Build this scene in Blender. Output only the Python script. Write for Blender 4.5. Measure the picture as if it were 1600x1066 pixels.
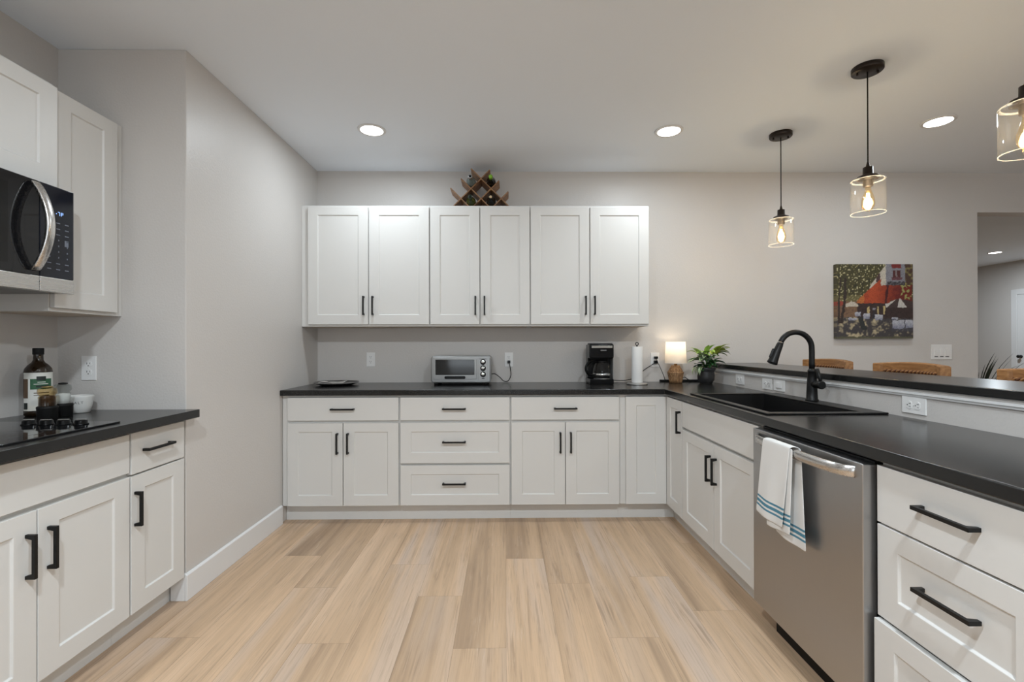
import bpy, bmesh, math, random
from mathutils import Vector, Matrix, noise as mnoise

S = bpy.context.scene
for o in list(bpy.data.objects):
    bpy.data.objects.remove(o, do_unlink=True)
C = S.collection
PI = math.pi
R = math.radians

# ------------------------------------------------------------------ camera, world, exposure
cam = bpy.data.cameras.new('camera')
co = bpy.data.objects.new('camera', cam); C.objects.link(co)
cam.sensor_width = 36.0
cam.lens = 735.985 / 1600 * 36
cam.shift_y = 3.35 / 1600
cam.clip_start = 0.02
right = Vector((0.99990443, -0.01363918, -0.00226063))
fwd = Vector((0.01364629, 0.9999019, 0.00315691))
up = Vector((0.00221735, -0.00318746, 0.99999246))
co.matrix_world = Matrix(((right.x, up.x, -fwd.x, 0), (right.y, up.y, -fwd.y, 0),
                          (right.z, up.z, -fwd.z, 1.2211), (0, 0, 0, 1)))
S.camera = co

W = bpy.data.worlds.new('World'); S.world = W
W.use_nodes = True
W.node_tree.nodes['Background'].inputs[0].default_value = (0.86, 0.93, 1.0, 1)
W.node_tree.nodes['Background'].inputs[1].default_value = 1.6

S.view_settings.view_transform = 'Standard'
S.view_settings.look = 'None'
S.view_settings.gamma = 1
S.view_settings.use_curve_mapping = False
S.view_settings.exposure = 0.07

# lamp powers in watts: recessed rows (over the back counter, overhead, dining side, rear, hall), rear window fill, pendants, table lamp
P_BACK, P_FRONT, P_DINING, P_REAR, P_HALL = 8.3, 41.0, 7.0, 1.0, 35.0
P_FILL, P_PENDANT, P_LAMP = 25.0, 4.6, 0.6
SPREAD = 178
def area_light(name, loc, rot, sx, sy, power, col, shape='RECTANGLE', spread=PI, parent=None):
    l = bpy.data.lights.new(name, 'AREA'); l.shape = shape; l.size = sx
    if shape in ('RECTANGLE', 'ELLIPSE'): l.size_y = sy
    l.energy = power; l.color = col; l.spread = spread
    o = bpy.data.objects.new(name, l); C.objects.link(o)
    o.location = loc; o.rotation_euler = rot
    if parent: o.parent = parent
    return o
# fill lamps added at the unseen rear windows, tilted up to brighten the ceiling
area_light('window_fill', (0.0, -4.05, 1.40), (R(128), 0, 0), 2.6, 1.7, P_FILL, (0.84, 0.93, 1.0))
area_light('window_fill', (5.0, -4.05, 1.40), (R(128), 0, 0), 2.6, 1.7, P_FILL, (0.84, 0.93, 1.0))

# ------------------------------------------------------------------ materials
def newmat(name):
    m = bpy.data.materials.new(name); m.use_nodes = True
    return m, m.node_tree.nodes, m.node_tree.links, m.node_tree.nodes['Principled BSDF']

def mat(name, col, rough=0.5, metal=0.0, spec=0.5, bump=None, coat=0.0, trans=0.0, ior=1.45, emit=None, estr=0.0):
    m, n, l, b = newmat(name)
    b.inputs['Base Color'].default_value = (*col, 1)
    b.inputs['Roughness'].default_value = rough
    b.inputs['Metallic'].default_value = metal
    b.inputs['Specular IOR Level'].default_value = spec
    b.inputs['Coat Weight'].default_value = coat
    b.inputs['Transmission Weight'].default_value = trans
    b.inputs['IOR'].default_value = ior
    if emit:
        b.inputs['Emission Color'].default_value = (*emit, 1)
        b.inputs['Emission Strength'].default_value = estr
    if bump:
        scale, strength, dist = bump
        tc = n.new('ShaderNodeTexCoord'); nz = n.new('ShaderNodeTexNoise'); bp = n.new('ShaderNodeBump')
        nz.inputs['Scale'].default_value = scale; nz.inputs['Detail'].default_value = 3
        bp.inputs['Strength'].default_value = strength; bp.inputs['Distance'].default_value = dist
        l.new(tc.outputs['Object'], nz.inputs['Vector']); l.new(nz.outputs[0], bp.inputs['Height'])
        l.new(bp.outputs[0], b.inputs['Normal'])
    return m

def brushed(name, col, rough, axis):
    """brushed steel: fine streaks along one axis drive the roughness and a tiny bump"""
    m, n, l, b = newmat(name)
    b.inputs['Metallic'].default_value = 1
    tc = n.new('ShaderNodeTexCoord'); mp = n.new('ShaderNodeMapping'); nz = n.new('ShaderNodeTexNoise')
    sc = [260, 260, 260]; sc[axis] = 3
    mp.inputs['Scale'].default_value = sc
    nz.inputs['Scale'].default_value = 1; nz.inputs['Detail'].default_value = 4
    l.new(tc.outputs['Object'], mp.inputs[0]); l.new(mp.outputs[0], nz.inputs['Vector'])
    mr = n.new('ShaderNodeMapRange'); mr.inputs[3].default_value = rough - .07; mr.inputs[4].default_value = rough + .07
    l.new(nz.outputs[0], mr.inputs[0]); l.new(mr.outputs[0], b.inputs['Roughness'])
    rp = n.new('ShaderNodeMixRGB'); rp.inputs[1].default_value = (*[c * .93 for c in col], 1); rp.inputs[2].default_value = (*col, 1)
    l.new(nz.outputs[0], rp.inputs[0]); l.new(rp.outputs[0], b.inputs['Base Color'])
    bp = n.new('ShaderNodeBump'); bp.inputs['Strength'].default_value = .015; bp.inputs['Distance'].default_value = .0003
    l.new(nz.outputs[0], bp.inputs['Height']); l.new(bp.outputs[0], b.inputs['Normal'])
    return m

def wood(name, c1, c2, scale, rough=0.45, axis=0):
    m, n, l, b = newmat(name)
    tc = n.new('ShaderNodeTexCoord'); mp = n.new('ShaderNodeMapping'); nz = n.new('ShaderNodeTexNoise')
    sc = [scale] * 3; sc[axis] = scale * .08
    mp.inputs['Scale'].default_value = sc
    nz.inputs['Scale'].default_value = 1; nz.inputs['Detail'].default_value = 5; nz.inputs['Distortion'].default_value = .6
    l.new(tc.outputs['Object'], mp.inputs[0]); l.new(mp.outputs[0], nz.inputs['Vector'])
    rp = n.new('ShaderNodeValToRGB')
    rp.color_ramp.elements[0].position = .3; rp.color_ramp.elements[0].color = (*c1, 1)
    rp.color_ramp.elements[1].position = .7; rp.color_ramp.elements[1].color = (*c2, 1)
    l.new(nz.outputs[0], rp.inputs[0]); l.new(rp.outputs[0], b.inputs['Base Color'])
    b.inputs['Roughness'].default_value = rough
    bp = n.new('ShaderNodeBump'); bp.inputs['Strength'].default_value = .15; bp.inputs['Distance'].default_value = .001
    l.new(nz.outputs[0], bp.inputs['Height']); l.new(bp.outputs[0], b.inputs['Normal'])
    return m

def thin_glass(name, tint=(1, 1, 1), refl=1.0, rough=0.02, haze=0.0):
    """thin clear glass: see-through with a fresnel sheen"""
    m, n, l, b = newmat(name)
    n.remove(b); out = n['Material Output']
    tr = n.new('ShaderNodeBsdfTransparent'); tr.inputs[0].default_value = (*tint, 1)
    gl = n.new('ShaderNodeBsdfGlossy'); gl.inputs['Roughness'].default_value = rough
    fr = n.new('ShaderNodeLayerWeight'); fr.inputs['Blend'].default_value = .5
    pw = n.new('ShaderNodeMath'); pw.operation = 'POWER'; pw.inputs[1].default_value = 4.0
    mu = n.new('ShaderNodeMath'); mu.operation = 'MULTIPLY_ADD'; mu.inputs[1].default_value = .75*refl; mu.inputs[2].default_value = .035; mu.use_clamp = True
    mx = n.new('ShaderNodeMixShader')
    l.new(fr.outputs['Facing'], pw.inputs[0]); l.new(pw.outputs[0], mu.inputs[0]); l.new(mu.outputs[0], mx.inputs[0])
    l.new(tr.outputs[0], mx.inputs[1]); l.new(gl.outputs[0], mx.inputs[2])
    if haze:  # translucent white mixed in, standing in for reflections that whiten the glass
        hz = n.new('ShaderNodeBsdfTranslucent'); hz.inputs[0].default_value = (.95, .95, .93, 1); m3 = n.new('ShaderNodeMixShader'); m3.inputs[0].default_value = haze
        l.new(mx.outputs[0], m3.inputs[1]); l.new(hz.outputs[0], m3.inputs[2]); l.new(m3.outputs[0], out.inputs[0])
    else: l.new(mx.outputs[0], out.inputs[0])
    return m

def emitter(name, col, strength):
    m, n, l, b = newmat(name); n.remove(b)
    e = n.new('ShaderNodeEmission'); e.inputs[0].default_value = (*col, 1); e.inputs[1].default_value = strength
    l.new(e.outputs[0], n['Material Output'].inputs[0]); return m

def painted_by_attribute(name, attr, rough=0.6):
    m, n, l, b = newmat(name)
    a = n.new('ShaderNodeAttribute'); a.attribute_name = attr
    l.new(a.outputs['Color'], b.inputs['Base Color']); b.inputs['Roughness'].default_value = rough
    return m

def wall_material():
    m, n, l, b = newmat('greige wall paint')
    b.inputs['Base Color'].default_value = (0.600, 0.570, 0.542, 1)
    b.inputs['Roughness'].default_value = 0.42
    b.inputs['Specular IOR Level'].default_value = 0.35
    tc = n.new('ShaderNodeTexCoord'); nz = n.new('ShaderNodeTexNoise'); bp = n.new('ShaderNodeBump')
    nz.inputs['Scale'].default_value = 95; nz.inputs['Detail'].default_value = 2.5; nz.inputs['Roughness'].default_value = .45
    rp = n.new('ShaderNodeValToRGB'); rp.color_ramp.elements[0].position = .42; rp.color_ramp.elements[1].position = .62
    l.new(tc.outputs['Object'], nz.inputs['Vector']); l.new(nz.outputs[0], rp.inputs[0]); l.new(rp.outputs[0], bp.inputs['Height'])
    bp.inputs['Strength'].default_value = .17; bp.inputs['Distance'].default_value = .0014
    l.new(bp.outputs[0], b.inputs['Normal'])
    return m

def floor_material():
    m, n, l, b = newmat('light oak vinyl planks')
    uv = n.new('ShaderNodeUVMap'); uv.uv_map = 'plank'
    sd = n.new('ShaderNodeAttribute'); sd.attribute_name = 'seed'
    sep = n.new('ShaderNodeSeparateColor'); l.new(sd.outputs['Color'], sep.inputs[0])
    cx = n.new('ShaderNodeSeparateXYZ'); l.new(uv.outputs[0], cx.inputs[0])
    def math_(op, a, bb, clamp=False):
        k = n.new('ShaderNodeMath'); k.operation = op; k.use_clamp = clamp
        for i, v in enumerate((a, bb)):
            if v is None: continue
            if isinstance(v, (int, float)): k.inputs[i].default_value = v
            else: l.new(v, k.inputs[i])
        return k.outputs[0]
    seedz = math_('MULTIPLY', sep.outputs[0], 57.0)
    def coords(su, sv):
        c = n.new('ShaderNodeCombineXYZ')
        l.new(math_('MULTIPLY', cx.outputs[0], su), c.inputs[0]); l.new(math_('MULTIPLY', cx.outputs[1], sv), c.inputs[1])
        l.new(seedz, c.inputs[2]); return c.outputs[0]
    def nz(vec, scale, detail, dist=0.0, rough=.55):
        k = n.new('ShaderNodeTexNoise'); k.inputs['Scale'].default_value = scale; k.inputs['Detail'].default_value = detail
        k.inputs['Distortion'].default_value = dist; k.inputs['Roughness'].default_value = rough
        l.new(vec, k.inputs['Vector']); return k.outputs[0]
    def ramp(src, stops):
        k = n.new('ShaderNodeValToRGB'); e = k.color_ramp.elements
        while len(e) < len(stops): e.new(.5)
        for i, (p, c) in enumerate(stops): e[i].position = p; e[i].color = (*c, 1)
        l.new(src, k.inputs[0]); return k.outputs[0]
    def mix(f, a, bb, mode='MIX'):
        k = n.new('ShaderNodeMixRGB'); k.blend_type = mode
        for i, v in enumerate((f, a, bb)):
            if isinstance(v, (int, float)): k.inputs[i].default_value = v
            elif isinstance(v, tuple): k.inputs[i].default_value = (*v, 1)
            else: l.new(v, k.inputs[i])
        return k.outputs[0]
    broad = nz(coords(8.5, 0.42), 1.0, 2.0, .35)           # wide soft bands along a plank
    band2 = nz(coords(21.0, 0.70), 1.0, 3.0, .6)           # narrower bands
    patch = nz(coords(5.5, 2.2), 1.7, 2.0, .3)             # where the figure shows
    grain = nz(coords(150.0, 5.0), 1.0, 4.0, .8, .6)       # fine fibres
    streak = nz(coords(38.0, 1.1), 1.0, 4.0, 2.0, .62)     # long darker streaks
    tone = math_('ADD', math_('ADD', math_('MULTIPLY', sep.outputs[1], .22), math_('MULTIPLY', broad, .68)), math_('MULTIPLY', band2, .42))
    col = ramp(tone, [(.42, (0.344, 0.233, 0.15)), (.58, (0.506, 0.348, 0.221)), (.74, (0.63, 0.435, 0.279)), (.90, (0.707, 0.494, 0.323))])
    grey = ramp(nz(coords(8.0, .55), 1.0, 2.5, .5), [(.44, (0, 0, 0)), (.62, (1, 1, 1))])
    col = mix(math_('MULTIPLY', grey, math_('MULTIPLY', sep.outputs[2], .85)), col, (0.535, 0.416, 0.332))
    smask = math_('MULTIPLY', ramp(streak, [(.34, (1, 1, 1)), (.50, (0, 0, 0))]), ramp(patch, [(.42, (.15, .15, .15)), (.60, (1, 1, 1))]))
    col = mix(math_('MULTIPLY', smask, .55), col, (.265, .18, .118))
    col = mix(math_('MULTIPLY', ramp(grain, [(.34, (1, 1, 1)), (.50, (0, 0, 0))]), .26), col, (.300, .215, .150))
    pores = math_('MULTIPLY', ramp(nz(coords(95.0, 2.6), 1.0, 4.0, 1.6, .6), [(.60, (0, 0, 0)), (.68, (1, 1, 1))]), ramp(patch, [(.50, (.1, .1, .1)), (.68, (1, 1, 1))]))
    col = mix(math_('MULTIPLY', pores, .42), col, (.72, .60, .48))
    b.inputs['Roughness'].default_value = .42
    b.inputs['Specular IOR Level'].default_value = .4
    ed = n.new('ShaderNodeAttribute'); ed.attribute_name = 'edge'
    l.new(col, b.inputs['Base Color'])
    bp = n.new('ShaderNodeBump'); bp.inputs['Strength'].default_value = .12; bp.inputs['Distance'].default_value = .0008
    l.new(grain, bp.inputs['Height']); l.new(bp.outputs[0], b.inputs['Normal'])
    return m

def counter_material():
    m, n, l, b = newmat('charcoal laminate')
    tc = n.new('ShaderNodeTexCoord'); nz = n.new('ShaderNodeTexNoise')
    nz.inputs['Scale'].default_value = 260; nz.inputs['Detail'].default_value = 3
    l.new(tc.outputs['Object'], nz.inputs['Vector'])
    rp = n.new('ShaderNodeValToRGB')
    rp.color_ramp.elements[0].position = .35; rp.color_ramp.elements[0].color = (.0105, .0105, .0102, 1)
    rp.color_ramp.elements[1].position = .75; rp.color_ramp.elements[1].color = (.0145, .0142, .014, 1)
    l.new(nz.outputs[0], rp.inputs[0]); l.new(rp.outputs[0], b.inputs['Base Color'])
    b.inputs['Roughness'].default_value = .21
    b.inputs['Specular IOR Level'].default_value = .42
    return m

M = {}
M['wall'] = wall_material()
M['ceiling'] = mat('ceiling paint', (.85, .905, .975), .8, bump=(70, .2, .0015))
M['trim'] = mat('white trim paint', (.74, .735, .73), .35)
M['cab'] = mat('white cabinet paint', (.675, .664, .640), .38, spec=.4)
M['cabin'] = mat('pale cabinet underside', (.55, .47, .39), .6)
M['black'] = mat('matte black metal', (.006, .006, .006), .40, spec=.35)
M['blackplastic'] = mat('black plastic', (.004, .004, .0044), .20, spec=.22)
M['softblack'] = mat('black rubber', (.005, .005, .005), .6, spec=.3)
M['counter'] = counter_material()
M['floor'] = floor_material()
M['steel'] = brushed('brushed stainless steel', (.44, .435, .435), .33, 2)
M['steelh'] = brushed('brushed steel bar', (.64, .62, .60), .27, 0)
M['steelv'] = brushed('brushed upright steel bar', (.68, .66, .64), .27, 2)
M['chrome'] = mat('polished metal', (.75, .75, .75), .12, 1)
M['silver'] = mat('silver painted metal', (.28, .28, .275), .32, .75)
M['glassblack'] = mat('black glass', (.008, .008, .009), .04, spec=.6)
M['panelblack'] = mat('control panel glass', (.011, .013, .020), .08, spec=.5)
M['glass'] = thin_glass('clear glass', (.985, .99, .985), 1.3)
def rim_material():
    m, n, l, b = newmat('glass rim'); n.remove(b)
    tr = n.new('ShaderNodeBsdfTransparent'); tl_ = n.new('ShaderNodeBsdfTranslucent'); df_ = n.new('ShaderNodeBsdfDiffuse')
    m1 = n.new('ShaderNodeMixShader'); m2 = n.new('ShaderNodeMixShader'); m2.inputs[0].default_value = .33
    for q in (tl_, df_): q.inputs[0].default_value = (.9, .9, .88, 1)
    l.new(tl_.outputs[0], m1.inputs[1]); l.new(df_.outputs[0], m1.inputs[2])
    l.new(tr.outputs[0], m2.inputs[1]); l.new(m1.outputs[0], m2.inputs[2]); l.new(m2.outputs[0], n['Material Output'].inputs[0])
    return m
M['rimglass'] = rim_material()  # white in the rim imitates bright reflections along the glass edge
M['shadeglass'] = thin_glass('pendant glass', (.985, .985, .98), 1.5, .03, .014)
M['jarglass'] = thin_glass('jar glass', (.80, .82, .81), 2.2, .05, .05)
M['pepperglass'] = thin_glass('amber jar glass', (.86, .74, .52), 2.2, .05, .03)
M['amber'] = thin_glass('amber bulb glass', (1.0, .86, .62), 1.0)
M['plate'] = mat('white plastic', (.80, .79, .775), .3)
M['slot'] = mat('dark slot', (.04, .04, .04), .6)
M['bronze'] = mat('dark bronze metal', (.030, .022, .018), .38, .6)
M['filament'] = emitter('glowing filament', (1.0, .66, .30), 60)
M['diffuser'] = emitter('lit lamp diffuser', (1.0, .97, .92), 9.0)
M['rackwood'] = wood('acacia wood', (.15, .068, .028), (.42, .22, .10), 60, axis=0)
M['stoolwood'] = wood('honey oak', (.20, .085, .028), (.42, .215, .082), 60, axis=0)
M['darkwood'] = mat('dark rope strand', (.10, .035, .012), .5)  # darker tone for one strand of the rope carving
M['leather'] = mat('brown leather', (.10, .045, .022), .5)
M['composite'] = mat('black composite sink', (.006, .006, .0063), .36, spec=.4)

# ------------------------------------------------------------------ mesh helpers
class MB:
    """collects shapes in one bmesh; build() links them as ONE object"""
    def __init__(s): s.bm = bmesh.new(); s.mi = 0
    def mset(s, i): s.mi = i; return s
    def _faces(s, fs, smooth=False):
        for f in fs: f.material_index = s.mi; f.smooth = smooth
    def box(s, x0, x1, y0, y1, z0, z1):
        v = [s.bm.verts.new(p) for p in ((x0,y0,z0),(x1,y0,z0),(x1,y1,z0),(x0,y1,z0),(x0,y0,z1),(x1,y0,z1),(x1,y1,z1),(x0,y1,z1))]
        s._faces([s.bm.faces.new([v[i] for i in q]) for q in ((3,2,1,0),(4,5,6,7),(0,1,5,4),(1,2,6,5),(2,3,7,6),(3,0,4,7))]); return s
    def prism(s, pts, axis, a, b):
        """closed outline (list of 2-D points) swept from a to b along axis 0/1/2"""
        def P(p, t): return {0: (t, p[0], p[1]), 1: (p[0], t, p[1]), 2: (p[0], p[1], t)}[axis]
        A = [s.bm.verts.new(P(p, a)) for p in pts]; B = [s.bm.verts.new(P(p, b)) for p in pts]; n = len(pts)
        fs = [s.bm.faces.new(A[::-1]), s.bm.faces.new(B)]
        fs += [s.bm.faces.new((A[i], A[(i+1) % n], B[(i+1) % n], B[i])) for i in range(n)]
        s._faces(fs); return s
    def lathe(s, prof, c=(0,0,0), axis=2, seg=32, cap=True, smooth=True):
        """profile (radius, height) turned about an axis through c"""
        def P(r, h, a):
            u, v = r*math.cos(a), r*math.sin(a)
            return {2: (c[0]+u, c[1]+v, c[2]+h), 0: (c[0]+h, c[1]+u, c[2]+v), 1: (c[0]+v, c[1]+h, c[2]+u)}[axis]
        rings = []
        for r, h in prof:
            if r < 1e-6: rings.append([s.bm.verts.new(P(0, h, 0))])
            else: rings.append([s.bm.verts.new(P(r, h, 2*PI*k/seg)) for k in range(seg)])
        fs = []
        for A, B in zip(rings, rings[1:]):
            for k in range(seg):
                k2 = (k+1) % seg
                if len(A) == 1 and len(B) == 1: continue
                if len(A) == 1: fs.append(s.bm.faces.new((A[0], B[k2], B[k])))
                elif len(B) == 1: fs.append(s.bm.faces.new((A[k], A[k2], B[0])))
                else: fs.append(s.bm.faces.new((A[k], A[k2], B[k2], B[k])))
        s._faces(fs, smooth)
        if cap:
            caps = []
            if len(rings[0]) > 1: caps.append(s.bm.faces.new(rings[0][::-1]))
            if len(rings[-1]) > 1: caps.append(s.bm.faces.new(rings[-1]))
            s._faces(caps, False)
        return s
    def cyl(s, c, r, h, axis=2, seg=24): return s.lathe([(r, 0), (r, h)], c, axis, seg)
    def tube(s, pts, r, seg=10, cap=True):
        """round tube through the points; r a number or one per point"""
        pts = [Vector(p) for p in pts]; n = len(pts)
        rs = r if isinstance(r, (list, tuple)) else [r]*n
        t0 = (pts[1]-pts[0]).normalized()
        ref = Vector((0,0,1)) if abs(t0.z) < .9 else Vector((1,0,0))
        nrm = (ref - t0*ref.dot(t0)).normalized()
        rings = []
        for i in range(n):
            t = ((pts[i+1]-pts[i]) if i == 0 else (pts[i]-pts[i-1]) if i == n-1 else (pts[i+1]-pts[i-1])).normalized()
            nrm = (nrm - t*nrm.dot(t)).normalized(); b = t.cross(nrm)
            rings.append([s.bm.verts.new(pts[i] + (nrm*math.cos(2*PI*k/seg) + b*math.sin(2*PI*k/seg))*rs[i]) for k in range(seg)])
        fs = [s.bm.faces.new((A[k], A[(k+1) % seg], B[(k+1) % seg], B[k])) for A, B in zip(rings, rings[1:]) for k in range(seg)]
        s._faces(fs, True)
        if cap: s._faces([s.bm.faces.new(rings[0][::-1]), s.bm.faces.new(rings[-1])])
        return s
    def grid(s, fn, nu, nv, smooth=True):
        V = [[s.bm.verts.new(fn(i/nu, j/nv)) for j in range(nv+1)] for i in range(nu+1)]
        fs = [s.bm.faces.new((V[i][j], V[i+1][j], V[i+1][j+1], V[i][j+1])) for i in range(nu) for j in range(nv)]
        s._faces(fs, smooth); return V
    def slab(s, xs, ys, solid, z0, z1):
        """welded slab from the solid cells of a grid (so that cut-outs and corners have no seams)"""
        V = {}
        def v(i, j, k):
            if (i,j,k) not in V: V[i,j,k] = s.bm.verts.new((xs[i], ys[j], (z0, z1)[k]))
            return V[i,j,k]
        fs = []
        on = lambda i, j: 0 <= i < len(xs)-1 and 0 <= j < len(ys)-1 and solid(i, j)
        for i in range(len(xs)-1):
            for j in range(len(ys)-1):
                if not on(i, j): continue
                fs.append(s.bm.faces.new((v(i,j,1), v(i+1,j,1), v(i+1,j+1,1), v(i,j+1,1))))
                fs.append(s.bm.faces.new((v(i,j,0), v(i,j+1,0), v(i+1,j+1,0), v(i+1,j,0))))
                if not on(i, j-1): fs.append(s.bm.faces.new((v(i,j,0), v(i+1,j,0), v(i+1,j,1), v(i,j,1))))
                if not on(i, j+1): fs.append(s.bm.faces.new((v(i+1,j+1,0), v(i,j+1,0), v(i,j+1,1), v(i+1,j+1,1))))
                if not on(i-1, j): fs.append(s.bm.faces.new((v(i,j+1,0), v(i,j,0), v(i,j,1), v(i,j+1,1))))
                if not on(i+1, j): fs.append(s.bm.faces.new((v(i+1,j,0), v(i+1,j+1,0), v(i+1,j+1,1), v(i+1,j,1))))
        s._faces(fs); return s
    def move(s, mtx): bmesh.ops.transform(s.bm, matrix=mtx, verts=s.bm.verts); return s
    def build(s, name, mats, parent=None, bevel=0, seg=2, loc=None, rot=None):
        bmesh.ops.recalc_face_normals(s.bm, faces=s.bm.faces)
        me = bpy.data.meshes.new(name); s.bm.to_mesh(me); s.bm.free()
        for m in (mats if isinstance(mats, (list, tuple)) else [mats]): me.materials.append(m)
        o = bpy.data.objects.new(name, me); C.objects.link(o)
        if parent: o.parent = parent
        if loc: o.location = loc
        if rot: o.rotation_euler = rot
        if bevel:
            md = o.modifiers.new('bevel', 'BEVEL'); md.width = bevel; md.segments = seg; md.limit_method = 'ANGLE'; md.angle_limit = R(40)
            md.harden_normals = True
            for p in me.polygons: p.use_smooth = True
            me.set_sharp_from_angle(angle=R(40))
        return o

def thing(name, label, cat, loc=(0,0,0), rot=(0,0,0), group=None):
    o = bpy.data.objects.new(name, None); C.objects.link(o); o.empty_display_size = .05
    o.location = loc; o.rotation_euler = rot if isinstance(rot, tuple) else (0, 0, rot)
    return tag(o, label, cat, group)
def tag(o, label, cat, group=None):
    o['label'] = label; o['category'] = cat
    if group: o['group'] = group
    return o
def struct(o): o['kind'] = 'structure'; return o
def children(o): return [c for c in bpy.data.objects if c.parent == o]
def copy_tree(o, parent=None):
    c = o.copy(); C.objects.link(c)
    if parent: c.parent = parent
    for ch in children(o): copy_tree(ch, c)
    return c
def dup(o, loc, rot=None, label=None):
    c = copy_tree(o); c.location = loc
    if rot is not None: c.rotation_euler = rot
    if label: c['label'] = label
    return c

# ------------------------------------------------------------------ the room
XL, YB, ZC, YF, XLL = -1.535, 3.870, 2.645, 2.284, -2.143
XE, YR, YH = 8.80, -4.20, 11.0            # far right wall, rear wall, end of the room beyond
OPX0, OPX1, OPZ = 3.934, 6.20, 2.315      # wide cased opening of the back wall
T = .12

def build_floor():
    PW, PL = .2135, 1.46
    known = {-5: 2.387, -4: 1.94, -3: 2.63, -2: 2.297, -1: 1.90, 0: 2.69, 1: 2.407, 2: 1.958, 3: 2.47, 4: 2.15, -6: 2.75, -7: 1.99}
    rnd = random.Random(11)
    bm = bmesh.new(); uvl = bm.loops.layers.uv.new('plank'); cl = bm.loops.layers.float_color.new('seed')
    x0, x1, y0, y1 = XLL - T, XE + T, YR - T, YH + T
    for k in range(math.floor(x0/PW), math.ceil(x1/PW)):
        j = known.get(k, rnd.uniform(0, PL)) % PL
        y = y0 - (y0 - j) % PL
        while y < y1:
            a, b = max(y, y0), min(y+PL, y1); xa, xb = max(k*PW, x0), min((k+1)*PW, x1)
            if b - a > 1e-4 and xb - xa > 1e-4:
                g = .00035
                seed = (rnd.random(), rnd.random(), rnd.random(), 1)
                q = ((xa+g, a+g), (xb-g, a+g), (xb-g, b-g), (xa+g, b-g))
                f = bm.faces.new([bm.verts.new((px, py, 0)) for px, py in q])
                for lp, (px, py) in zip(f.loops, q): lp[uvl].uv = (px - k*PW, py - y); lp[cl] = seed
            y += PL
    # the dark subfloor that shows in the hairline joints
    f = bm.faces.new([bm.verts.new(p) for p in ((x0, y0, -.002), (x1, y0, -.002), (x1, y1, -.002), (x0, y1, -.002))]); f.material_index = 1
    me = bpy.data.meshes.new('floor'); bm.to_mesh(me); bm.free()
    me.materials.append(M['floor']); me.materials.append(mat('plank joint', (.12, .085, .06), .7))
    o = bpy.data.objects.new('floor', me); C.objects.link(o); struct(o)
build_floor()

struct(MB().box(XLL-T, XE+T, YR-T, YH+T, ZC, ZC+.1).build('ceiling', M['ceiling']))
struct(MB().box(XLL-T, XLL, YR, YF, 0, ZC).build('wall_left', M['wall']))
struct(MB().box(XLL-T, XL, YF, YB+T, 0, ZC).build('wall_left_return', M['wall'], bevel=.004))
wb = MB()
wb.box(XL, OPX0, YB, YB+T, 0, ZC); wb.box(OPX0, OPX1, YB, YB+T, OPZ, ZC); wb.box(OPX1, XE, YB, YB+T, 0, ZC)
struct(wb.build('wall_back', M['wall']))
struct(MB().box(XE, XE+T, YR, YH, 0, ZC).build('wall_right', M['wall']))
struct(MB().box(XLL, XE, YH, YH+T, 0, ZC).build('wall_hall_end', M['wall']))
struct(MB().box(2.9, 3.0, YB+T, YH, 0, ZC).build('wall_hall_side', M['wall']))
wr = MB()
for a, b in ((XLL, -1.4), (1.4, 3.6), (6.4, XE)): wr.box(a, b, YR-T, YR, 0, ZC)
for a, b in ((-1.4, 1.4), (3.6, 6.4)): wr.box(a, b, YR-T, YR, 0, .45); wr.box(a, b, YR-T, YR, 2.35, ZC)
struct(wr.build('wall_rear', M['wall']))
for k, cx in enumerate((0.0, 5.0)):  # unseen rear windows, letting ambient light into the room
    f = MB()
    for a, b, c, d in ((-1.4, 1.4, .45, .52), (-1.4, 1.4, 2.28, 2.35), (-1.4, -1.33, .52, 2.28), (1.33, 1.4, .52, 2.28), (-.03, .03, .52, 2.28)):
        f.box(cx+a, cx+b, YR-.09, YR-.03, c, d)
    wo = struct(f.build('window_%d' % (k+1), M['trim']))
    struct(MB().box(cx-1.33, cx+1.33, YR-.065, YR-.058, .52, 2.28).build('pane', M['glass'], wo))
# pony wall that carries the raised bar, behind the right-hand run
PX0, PX1, PY0 = 1.685, 1.815, .90
struct(MB().box(PX0, PX1, PY0, YB, 0, 1.0335).build('wall_bar', M['wall']))
# moulding under the bar top
prof = [(PX0, 1.003), (PX0-.007, 1.003), (PX0-.008, 1.010), (PX0-.012, 1.013), (PX0-.012, 1.022), (PX0, 1.022)]
struct(MB().prism(prof, 1, PY0, YB).build('trim_1', M['trim']))
# baseboards
def baseboard(name, pts_fn):
    struct(pts_fn.build(name, M['trim'], bevel=.003))
bbp = lambda x, d: [(x, 0), (x+d, 0), (x+d, .122), (x+d*.45, .130), (x, .130)]
baseboard('baseboard_left', MB().prism(bbp(XL, .015), 0 + 1, YF-.0145, YB-.632))
bl = MB().prism([(YF, 0), (YF-.0145, 0), (YF-.0145, .122), (YF-.0065, .130), (YF, .130)], 0, -1.600, XL+.0005)
baseboard('baseboard_left_return', bl)
baseboard('baseboard_back', MB().prism([(YB, 0), (YB-.0145, 0), (YB-.0145, .122), (YB-.0065, .130), (YB, .130)], 0, PX1, OPX0))
baseboard('baseboard_right', MB().prism([(XE, 0), (XE-.0145, 0), (XE-.0145, .122), (XE-.0065, .130), (XE, .130)], 1, YR, 7.0))
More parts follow.
